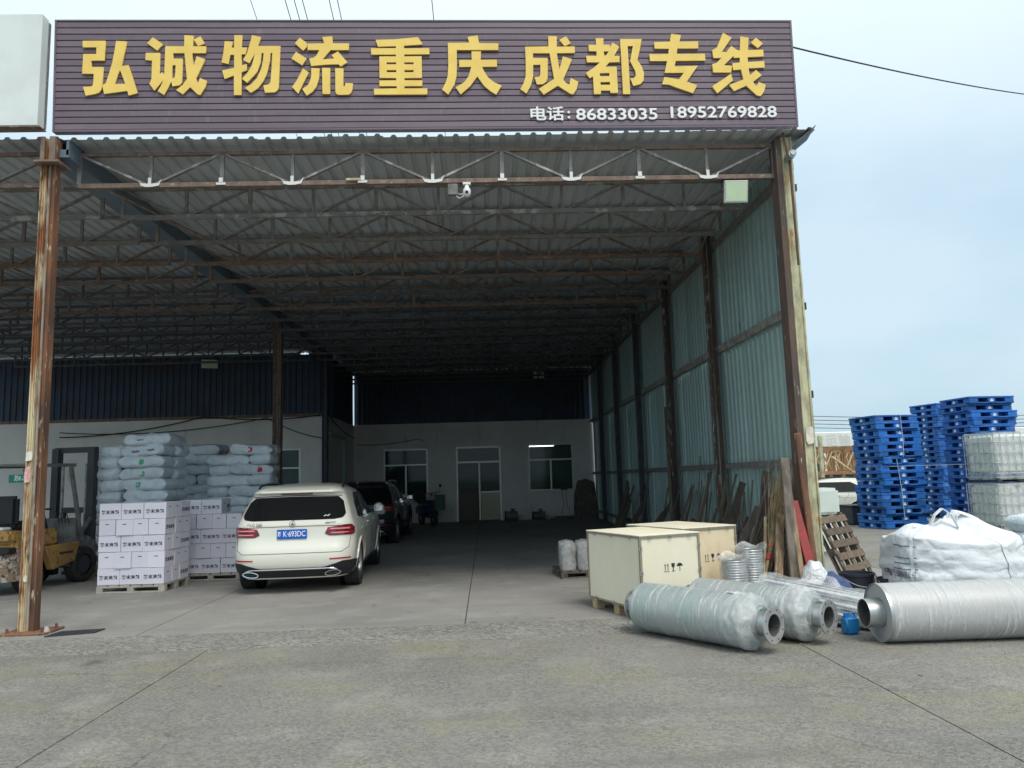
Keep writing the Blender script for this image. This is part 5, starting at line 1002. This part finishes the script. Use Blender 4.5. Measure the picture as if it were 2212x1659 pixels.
# red beam, posts, pallet, broom
t = thing('steel_beam', 'red painted steel channel leaning by the yellow front column', 'beam', (3.86, 8.98, 0)); b = MB(); p, q = Vector((.06, 0, .0)), Vector((-.10, .22, 1.22)); b.bar(p, q, .10, .012, (0, -1, .1)); b.bar(p+Vector((-.05, .03, 0)), q+Vector((-.05, .03, 0)), .010, .06, (0, -1, .1)); b.bar(p+Vector((.05, .03, 0)), q+Vector((.05, .03, 0)), .010, .06, (0, -1, .1)); b.build('channel', K['red_steel'], t)
def post(label, p, q, w, h, m, name='timber_post', cat='timber', group=None):
    p, q = Vector(p), Vector(q); t = thing(name, label, cat, p, 0, group); MB().bar((0, 0, 0), q-p, w, h, (0, 1, .05)).build('stick', m, t, bevel=min(w, h)*.12); return t
post('grey timber plank leaning left of the red beam', (3.62, 8.98, 0), (3.72, 9.28, 1.75), .11, .05, K['wood_old']); post('brown timber leaning beside the grey plank', (3.70, 8.9, 0), (3.74, 9.26, 1.35), .06, .05, K['wood'])
post('tawny board propped at a slant in front of the sticks', (3.38, 8.95, 0), (3.68, 9.45, 1.05), .10, .04, K['wood']); post('short brown stick propped across the slanted board', (3.36, 8.9, 0), (3.60, 9.3, .72), .045, .045, K['wood']); post('dark square post standing next to the red beam', (3.95, 9.15, 0), (3.90, 9.27, 2.05), .08, .08, K['rust_dark'], 'steel_post', 'post')
post('thin pale pole crossing the leaning timber near the broom', (3.28, 9.1, 0), (3.62, 9.8, 1.0), .03, .03, K['wood_pale'])
# broom of twigs, head up
t = thing('twig_broom', 'old twig broom leaning head-up among the timber', 'broom', (3.28, 9.25, 0)); dv = Vector((.42, .30, 1.15)); MB().cyl((0, 0, 0), dv*.62, .016, n=8).build('handle', K['wood_pale'], t); K['twig'] = mat('twigs', (.30, .23, .12), .9, 0, (.20, .15, .08), 8)
b = MB(); r3 = random.Random(5)
for k in range(70):
    a = dv*(.45+.15*r3.random())+Vector((r3.uniform(-.02, .02), r3.uniform(-.02, .02), 0)); e_ = dv*(1.05+.45*r3.random())+Vector((r3.gauss(0, .10), r3.gauss(0, .08), r3.gauss(0, .05))); b.tube([a, a.lerp(e_, .5)+Vector((r3.gauss(0, .015), r3.gauss(0, .015), 0)), e_], [.005, .004, .002], 4)
b.build('bristles', K['twig'], t); MB().cyl(dv*.44, dv*.50, .032, n=10).cyl(dv*.56, dv*.61, .036, n=10).build('binding', K['red_steel'], t)
# sticks and boards leaning along the side wall
K['wood_dim'] = mat('timber_dim', (.17, .125, .09), .9, 0, (.11, .08, .06), 6, stretch=(3, 3, .35), bump=.25, vary=.2); r4 = random.Random(11); kinds = [('grey stick', .03, .03, 'wood_old'), ('dark board', .11, .025, 'wood_old'), ('brown batten', .05, .03, 'wood_dim'), ('thin pole', .022, .022, 'wood_old'), ('rusty rod', .018, .018, 'steel_rust')]
spots = [('x', 9.6, 11.0, 34), ('x', 11.0, 12.8, 16), ('between the first and second inner wall columns', 13.2, 16.0, 16), ('deep along the side wall', 16.5, 22.5, 18)]
lean = []
for where, ya, yb, n in spots:
    for k in range(n):
        kd = r4.randrange(5); y = r4.uniform(ya, yb); Ls = r4.uniform(.8, 1.7)*(1.15 if r4.random() < .15 else 1); x0 = r4.uniform(3.5, 3.92); lx = 4.12-x0; lean.append((y, kd, x0, r4.uniform(-.3, .3), sqrt(max(.2, Ls*Ls-lx*lx))))
cnt = {}
for y, kd, x0, dy, z in sorted(lean):
    nm, w_, h_, m_ = kinds[kd]; cnt[kd] = cnt.get(kd, 0)+1
    post(f'{nm}, {ORD[cnt[kd]]} of its kind back from the front column, leaning on side wall', (x0, y, 0), (4.10, y+dy, z), w_, h_, K[m_], 'leaning_stick', 'timber', f'{nm}s leaning along the side wall')
post('long dark pole leaning across the second inner wall column', (3.75, 15.4, 0), (4.12, 16.9, 3.1), .06, .06, K['wood_old']); 
t = thing('leaning_board', 'curved grey panel leaning at the back corner under the side wall', 'board', (3.75, 28.6, 0)); MB().add([(-.5, -.1, 0), (.45, -.1, 0), (.42, .5, 1.35), (.1, .55, 1.5), (-.25, .5, 1.42), (-.42, .3, .9), (-.5, -.07, 0), (.45, -.07, 0), (.42, .53, 1.35), (.1, .58, 1.5), (-.25, .53, 1.42), (-.42, .33, .9)], [(0, 1, 2, 3, 4, 5), (11, 10, 9, 8, 7, 6), (0, 6, 7, 1), (1, 7, 8, 2), (2, 8, 9, 3), (3, 9, 10, 4), (4, 10, 11, 5), (5, 11, 6, 0)]).build('sheet', K['wood_old'], t)
# pallet leaning outside the column
t = wood_pallet((4.78, 9.95, .0), 0, 1.0, .8, 'weathered wooden pallet standing on edge behind the yellow front column', K['wood_dim'] if 'wood_dim' in K else K['wood_old'], nb=6, gap=.075); t.rotation_mode = 'XYZ'; t.rotation_euler = (0, R(66), R(-48)); t.location = (4.70, 10.05, .50)
t = thing('plastic_tub', 'translucent white plastic tub stacked behind the front column', 'tub', (6.35, 14.6, 0)); MB().box((0, 0, .35), (.9, .7, .7)).build('tub', K['tank'], t, bevel=.05, seg=2); MB().box((0, 0, .98), (.8, .6, .5)).build('tub', K['tank'], t, bevel=.05, seg=2)
# ------------------------------------------------------------------ scooter, motors at the back wall
K['scoot'] = mat('scooter_blue', (.02, .035, .10), .3, 0, coat=.5); K['bag_green'] = mat('bag_green', (.08, .14, .12), .8)
s = thing('scooter', 'dark blue electric scooter with green apron parked by the office door', 'scooter', (-1.88, 26.9, 0), R(24)); s.scale = (1.12, 1.12, 1.12)
for y in (-.0, 1.18):
    w = MB().lathe([(.13, -.05), (.2, -.055), (.225, 0), (.2, .055), (.13, .05)], 24, 'X', (0, y, .225)).build('wheel', K['tyre'], s, smooth=50); MB().cyl((-.03, y, .225), (.03, y, .225), .13, n=14).build('hub', K['rim'], w)
MB().bar((0, .0, .25), (0, .22, 1.0), .06).build('fork_tube', K['dark_metal'], s); MB().box((0, .12, .55), (.34, .10, .52), Matrix.Rotation(R(-16), 3, 'X')).build('front_shield', K['scoot'], s, bevel=.04, seg=2); MB().box((0, .03, .36), (.16, .34, .12)).build('mudguard', K['scoot'], s, bevel=.04, seg=2)
MB().box((0, .58, .30), (.30, .55, .08)).build('footboard', K['black'], s, bevel=.02); MB().box((0, 1.05, .48), (.32, .62, .36)).build('rear_body', K['scoot'], s, bevel=.07, seg=2); MB().box((0, 1.0, .74), (.28, .66, .12)).build('seat', K['black'], s, bevel=.05, seg=2); MB().box((0, 1.35, .9), (.36, .32, .32)).build('top_box', K['black'], s, bevel=.05, seg=2)
MB().tube([(-.34, .26, 1.06), (-.12, .2, 1.03), (.12, .2, 1.03), (.34, .26, 1.06)], .014).build('handlebar', K['dark_metal'], s); MB().cyl((0, .08, .88), (0, .13, .89), .08, n=16).build('headlamp', K['alu'], s, smooth=50)
for sx in (1, -1): MB().tube([(sx*.26, .22, 1.05), (sx*.3, .2, 1.22)], .006).build('mirror_stalk', K['dark_metal'], s); MB().cyl((sx*.3, .19, 1.26), (sx*.3, .205, 1.26), .05, n=14).build('mirror', K['black'], s)
MB().grid(lambda u, v: (.34*(u-.5)*(1.2-.2*v)+.22, .10-.08*v+.03*sin(6*u), .98-.5*v), 8, 8).build('apron', K['bag_green'], s, smooth=60)
for x, r, lb in ((.95, .16, 'round dark motor on the floor right of the office door'), (2.0, .14, 'second dark motor on the floor under the lit window')):
    t = thing('electric_motor', lb, 'motor', (x, 28.75, 0), 0, 'motors by the back wall'); MB().cyl((-.24, 0, r+.04), (.2, 0, r+.04), r, n=20).build('housing', K['fork_grey'], t, smooth=40); MB().cyl((-.3, 0, r+.04), (-.24, 0, r+.04), r*1.12, n=20).build('end_cover', K['dark_metal'], t, smooth=40); MB().cyl((.2, 0, r+.04), (.32, 0, r+.04), .03, n=10).build('shaft', K['galv'], t); MB().box((0, 0, .025), (.4, .3, .05)).build('foot', K['dark_metal'], t); MB().box((.02, 0, r*2+.09), (.16, .14, .1)).build('terminal_box', K['fork_grey'], t, bevel=.01)
for x, y, sx, sz in ((3.0, 28.8, .9, .12), (2.6, 28.3, .5, .08)):
    t = thing('scrap_plank', 'flat dark offcut lying by the back wall, ' + ('longer' if sx > .6 else 'shorter') + ' one', 'plank', (x, y, 0), R(8)); MB().box((0, 0, sz/2), (sx, .22, sz)).build('board', K['wood_old'], t, bevel=.005)
t = thing('drop_light', 'small box lamp hanging on two cords below the lit office window', 'lamp', (2.98, 29.15, 0)); MB().box((0, 0, 1.16), (.28, .12, .12)).build('box', K['dark_metal'], t, bevel=.01); MB().tube([(-.08, 0, 1.1), (-.03, -.02, .6), (-.14, -.05, .02)], .008).tube([(.08, 0, 1.1), (.1, -.02, .5), (.3, -.05, .02)], .008).build('cord', K['black'], t)

# ------------------------------------------------------------------ floodlights, camera, wiring
def flood(label, loc, rx, w, h, glow=True, rz=0):
    t = thing('flood_lamp', label, 'lamp', loc, rz); r_ = Matrix.Rotation(rx, 3, 'X')
    MB().box((0, 0, 0), (w, .05, h), r_).build('housing', K['alu'], t, bevel=.008); MB().box(r_ @ Vector((0, -.027, 0)), (w*.86, .006, h*.84), r_).build('lens', K['lens'], t); MB().tube([(-w/2-.01, .0, .0), (-w/2-.012, .05, h*.6), (0, .06, h*.66), (w/2+.012, .05, h*.6), (w/2+.01, 0, 0)], .010).build('bracket', K['dark_metal'], t)
    for k in range(6): MB().box(r_ @ Vector((-w/2+w*(k+.5)/6, .035, 0)), (.012, .03, h*.8), r_).build('cooling_fin', K['dark_metal'], t)
K['lens'] = mat('lamp_lens', (.66, .80, .56), .35, 0, (.60, .74, .50), 3)
flood('white square floodlight under the front truss near the right column', (3.39, 9.42, 5.27), R(14), .32, .29); flood('small dim floodlight high on the rear cladding', (2.15, 29.1, 5.6), R(10), .42, .3); flood('brownish floodlight on the cladding over the left office wall', (-8.85, 24.3, 5.55), R(8), .5, .28, rz=R(20))
t = thing('security_camera', 'white dome camera with grey junction box below the front truss', 'camera', (-.18, 9.36, 5.30)); MB().box((-.16, 0, .03), (.13, .07, .15)).build('junction_box', K['fork_grey'], t, bevel=.008); MB().box((.02, 0, .11), (.10, .06, .03)).build('mount', K['white_pl'], t); MB().lathe([(0, -.06), (.035, -.05), (.05, -.02), (.052, .03), (.03, .07), (.02, .1)], 18, 'Z', (.02, -.01, -.01)).build('dome', K['white_pl'], t, smooth=50); MB().cyl((.02, -.055, -.02), (.02, -.07, -.025), .02, n=12).build('lens', K['black'], t); MB().tube([(.0, -.02, .0), (-.03, -.03, -.07), (-.08, -.02, -.09), (-.12, -.01, -.05)], .006).tube([(.0, -.02, .02), (-.05, -.02, -.04), (-.1, 0, -.02)], .005).build('cable', K['white_pl'], t)
def wire(label, pts, r=.012, name='wire', group=None, m='black'):
    P = [Vector(p) for p in pts]; o = MB().tube([q-P[0] for q in P], r, 5).build(name, K[m], None, loc=P[0]); tag(o, label, 'wire', group); return o
def sag(p, q, s, n=14): p, q = Vector(p), Vector(q); return [p.lerp(q, k/n)-Vector((0, 0, s*4*(k/n)*(1-k/n))) for k in range(n+1)]
wire('loose black cable drooping along the top of the left office wall', sag((-13.5, 24.3, 3.3), (-9, 24.32, 3.85), .15)+sag((-9, 24.32, 3.85), (-5.3, 24.3, 3.80), .12), .018); wire('second black cable drooping below the cladding of the left office wall', sag((-13.5, 24.28, 3.45), (-7, 24.28, 3.75), .22)+sag((-7, 24.28, 3.75), (-5.2, 24.2, 3.05), .1), .014)
wire('thin cable clipped high on the back office wall above the window', sag((-5.0, 29.25, 3.05), (-2.6, 29.25, 3.22), .08)+[Vector((-2.4, 29.25, 3.12))], .014); wire('cable slanting down beside the inner column at the left office wall', sag((-5.05, 24.0, 3.9), (-5.0, 28.9, 3.3), .15), .016)
# sky wires: they run away behind the sign
for k, (xa, za, xb, zb, lb) in enumerate(((-3.55, 10.9, -3.62, 8.6, 'leftmost of the wires crossing above the sign'), (-3.0, 10.9, -3.1, 8.8, 'second wire from left above the sign'), (-2.86, 10.9, -2.95, 8.8, 'third wire from left above the sign'), (-2.74, 10.9, -2.8, 8.8, 'fourth wire from left above the sign'), (-2.30, 10.9, -2.4, 8.8, 'fifth wire from left above the sign'), (-2.18, 10.9, -2.25, 8.8, 'sixth wire from left above the sign'), (-.75, 10.9, -.55, 8.8, 'lone thin wire above the middle of the sign'))):
    wire(lb, sag((xa, 6, za-.1), (xb*2.6, 60, zb+5.5), .4, 20), .009 if k else .007, 'overhead_wire', 'wires in the sky')
wire('wire running from the sign end down to the right across the sky', sag((4.22, 9.35, 7.28), (11.9, 15.0, 9.55), .06), .012, 'overhead_wire'); wire('upper short wire at the top left corner of the sky', sag((-7.6, 9.3, 8.1), (-5.9, 9.35, 7.5), .02), .010, 'overhead_wire'); wire('lower short wire at the top left corner of the sky', sag((-7.6, 9.3, 7.85), (-6.0, 9.35, 7.45), .02), .010, 'overhead_wire')
for k in range(4): wire(f'far power line, {ORD[k+1]} from top behind the blue pallets', sag((26, 80, 7.9-.42*k), (90, 84, 8.3-.42*k), 1.2), .045, 'overhead_wire', 'far power lines', 'fork_grey')

# ------------------------------------------------------------------ beyond: timber trusses, trailer, tree, car
r6 = random.Random(3)
K['wood_orange'] = mat('timber_orange', (.34, .20, .10), .85, 0, (.22, .13, .07), 3, vary=.2)
for k in range(4):
    y = 26.0+1.0*k; t = thing('timber_truss', f'braced timber truss, {ORD[k+1]} from front in the yard behind the blue pallets', 'timber', (11.4, y, 0), R(4), 'timber trusses in the back yard'); zs = (1.45, 2.32-.02*k)
    for z in zs: MB().box((1.6, 0, z), (3.4, .07, .11)).build('rail', K['wood_orange'], t)
    for j in range(9): x = j*.4; MB().box((x, 0, 1.88), (.07, .06, .8)).build('stud', K['wood_orange'], t)
    for j in range(8): x = j*.4; a, c = ((x, .0, 1.5), (x+.4, 0, 2.27)) if j % 2 else ((x+.4, 0, 1.5), (x, 0, 2.27)); MB().bar(a, c, .03, .05, (0, 1, 0)).build('brace', K['wood_pale'], t)
    for x in (.1, 1.6, 3.1): MB().box((x, 0, .7), (.11, .1, 1.4)).build('leg', K['wood_orange'], t)
for k in range(16):
    z = .12+.14*(k//3); post(f'loose board of the pile under the timber trusses, {ORD[k+1]} from bottom', (11.3+r6.uniform(-.2, .3), 25.0+.25*(k % 3), z), (14.2+r6.uniform(-.3, .3), 25.1+.25*(k % 3)+r6.uniform(-.2, .2), z+r6.uniform(-.04, .04)), .14, .09, K['wood_pale' if k % 2 else 'wood_orange'], 'loose_board', 'timber')
post('long pale board slanting down from the timber trusses', (13.3, 24.7, .6), (11.6, 24.9, 2.0), .05, .10, K['wood_pale'], 'loose_board', 'timber'); post('second pale board slanting near the pile foot', (13.0, 24.6, .3), (12.0, 24.8, 1.3), .05, .09, K['wood_pale'], 'loose_board', 'timber'); post('dark pole slanting across the timber trusses', (13.6, 24.5, .4), (12.5, 24.6, 2.75), .07, .07, K['fork_dark'], 'steel_post', 'post'); post('upright yellow post at the edge of the timber trusses', (11.55, 25.6, 0), (11.55, 25.6, 2.75), .12, .12, K['peel_yellow'], 'steel_post', 'post')
tr = thing('box_trailer', 'long white trailer body with faded lettering behind the timber trusses', 'trailer', (22, 38, 0), R(2)); K['trailer'] = mat('trailer_white', (.74, .75, .72), .6, 0, (.66, .66, .62), 1)
MB().box((0, 0, 2.35), (18, 2.4, 2.1)).build('box_body', K['trailer'], tr, bevel=.04); MB().box((0, 0, 1.2), (15.6, 2.2, .2)).build('chassis', K['dark_metal'], tr)
for x in (-6, -4.8, 4.8, 6): MB().cyl((x, -1.15, .5), (x, -.8, .5), .5, n=20).build('wheel', K['tyre'], tr)
K['faded'] = mat('faded_paint', (.58, .59, .57), .8); link('lettering', text_mesh('物流运输专线', .62, .004, .004, space=1.15), K['faded'], tr, (-4.6, -1.206, 2.95))
K['leaf'] = mat('leaf', (.05, .09, .045), .7, 0, (.08, .13, .07), 3, vary=.1); K['bark'] = mat('bark', (.10, .08, .06), .9)
def tree(label, loc, h, rad, seed, sparse=False):
    q = random.Random(seed); t = thing('yard_tree', label, 'tree', loc); tr_ = MB().tube([(0, 0, 0), (.05, 0, h*.4), (.0, .05, h*.75), (.05, 0, h)], [.16, .12, .07, .02], 8); b = MB()
    for k in range(34):
        z = h*(.35+.62*q.random()); a = q.random()*6.28; rr = rad*(1.05-.8*(z/h-.35)/.65)*(.5+.5*q.random()); e_ = Vector((rr*cos(a), rr*sin(a), z+.5*rr)); tr_.tube([(0, 0, z-.1), e_*.5+Vector((0, 0, z*.5)), e_], [.04, .025, .008], 5)
        for j in range(10 if sparse else 60):
            p = e_*q.uniform(.45, 1.05)+Vector((0, 0, z*(1-1)*0)); p = Vector((0, 0, z)).lerp(e_, q.uniform(.4, 1.1))+Vector((q.gauss(0, .22), q.gauss(0, .22), q.gauss(0, .2))); s_ = q.uniform(.05, .13); n1 = Vector((q.gauss(0, 1), q.gauss(0, 1), q.gauss(0, 1))).normalized(); u = n1.orthogonal().normalized()*s_; v = n1.cross(u).normalized()*s_*.6; b.add([p-u, p+v, p+u, p-v], [(0, 1, 2, 3)])
    tr_.build('trunk', K['bark'], t, smooth=50); b.build('crown', K['leaf'], t)
tree('green poplar rising behind the trailer next to the front column', (26.3, 62, 0), 7.0, 1.1, 4); tree('smaller thin tree just beyond the poplar', (28.0, 66, 0), 5.6, .9, 9); tree('low dark tree behind the white tanks at the picture edge', (46.5, 68, 0), 7.0, 1.6, 12)
post('bare thin pole beside the poplar', (26.0, 60, 0), (25.9, 60, 7.6), .06, .06, K['fork_grey'], 'thin_pole', 'pole')
BODY = body_mesh(); c = make_car('parked_car', 'white car parked in the back yard beyond the blue pallets', (12.6, 23.2, 0), R(62), K['white_paint']); c.scale = (.92, .92, .80)
t = thing('dark_crate', 'low dark box standing in front of the white car in the back yard', 'box', (10.9, 21.5, 0), R(5)); MB().box((0, 0, .26), (1.3, .7, .5)).build('body', K['fork_dark'], t, bevel=.02); MB().box((0, 0, .53), (1.34, .74, .05)).build('lid', K['dark_metal'], t, bevel=.01)
# small litter by the column foot
t = thing('iron_plate', 'flat dark iron plate on the floor beside the rusty column', 'plate', (-4.72, 8.95, 0), R(14)); MB().add([(-.26, -.12, .0), (.24, -.1, .0), (.3, .12, .0), (-.16, .14, .0), (-.26, -.12, .014), (.24, -.1, .016), (.3, .12, .012), (-.16, .14, .014)], [(4, 5, 6, 7), (3, 2, 1, 0), (0, 1, 5, 4), (1, 2, 6, 5), (2, 3, 7, 6), (3, 0, 4, 7)]).build('plate', K['dark_metal'], t)
heap('plastic_heap', 'small scrap of white plastic at the foot of the rusty column', 'plastic', (-5.06, 9.0, 0), (.045, .04), .08, K['film_w'], 31)

# loose grit on the yard, thickest along the coarse strip
r7 = random.Random(21); b = MB()
for k in range(1500):
    y = r7.gauss(8.1, .55) if k < 1000 else r7.uniform(2.2, 9.5); x = r7.uniform(-8, 5.5) if k < 1000 else r7.gauss(0, 3); s_ = r7.uniform(.004, .013)*(1.5 if r7.random() < .06 else 1)
    a = r7.random()*6.28; V = [(x+s_*cos(a+t)*(1+.3*r7.random()), y+s_*sin(a+t)*(1+.3*r7.random()), -.002) for t in (0, 1.6, 3.1, 4.7)]; b.add(V+[(x, y, s_*r7.uniform(.5, 1.1))], [(0, 1, 4), (1, 2, 4), (2, 3, 4), (3, 0, 4)])
K['grit'] = mat('grit', (.26, .25, .23), .9, 0, (.15, .145, .135), 9); tag(b.build('gravel', K['grit']), 'loose grit scattered over the yard and coarse strip', 'gravel', kind='stuff')
K['dry_leaf'] = mat('dry_leaf', (.24, .17, .08), .9); lf = MB().add([(-.03, 0, .002), (0, .014, .012), (.03, 0, .004), (0, -.014, .009)], [(0, 1, 3), (1, 2, 3)]).mesh('leaf')
for k, (x, y, lb) in enumerate(((-2.2, 6.4, 'dry leaf on the yard in front of the white car'), (1.0, 7.2, 'dry leaf on the yard left of the wrapped pipe'), (-4.3, 8.2, 'dry leaf on the coarse strip near the rusty column'), (.3, 8.9, 'dry leaf just inside the shed on the floor'), (3.3, 5.9, 'dry leaf on the yard before the silver pipe'))):
    tag(link('dry_leaf', lf, K['dry_leaf'], None, (x, y, .001), (0, 0, k*1.3)), lb, 'leaf')
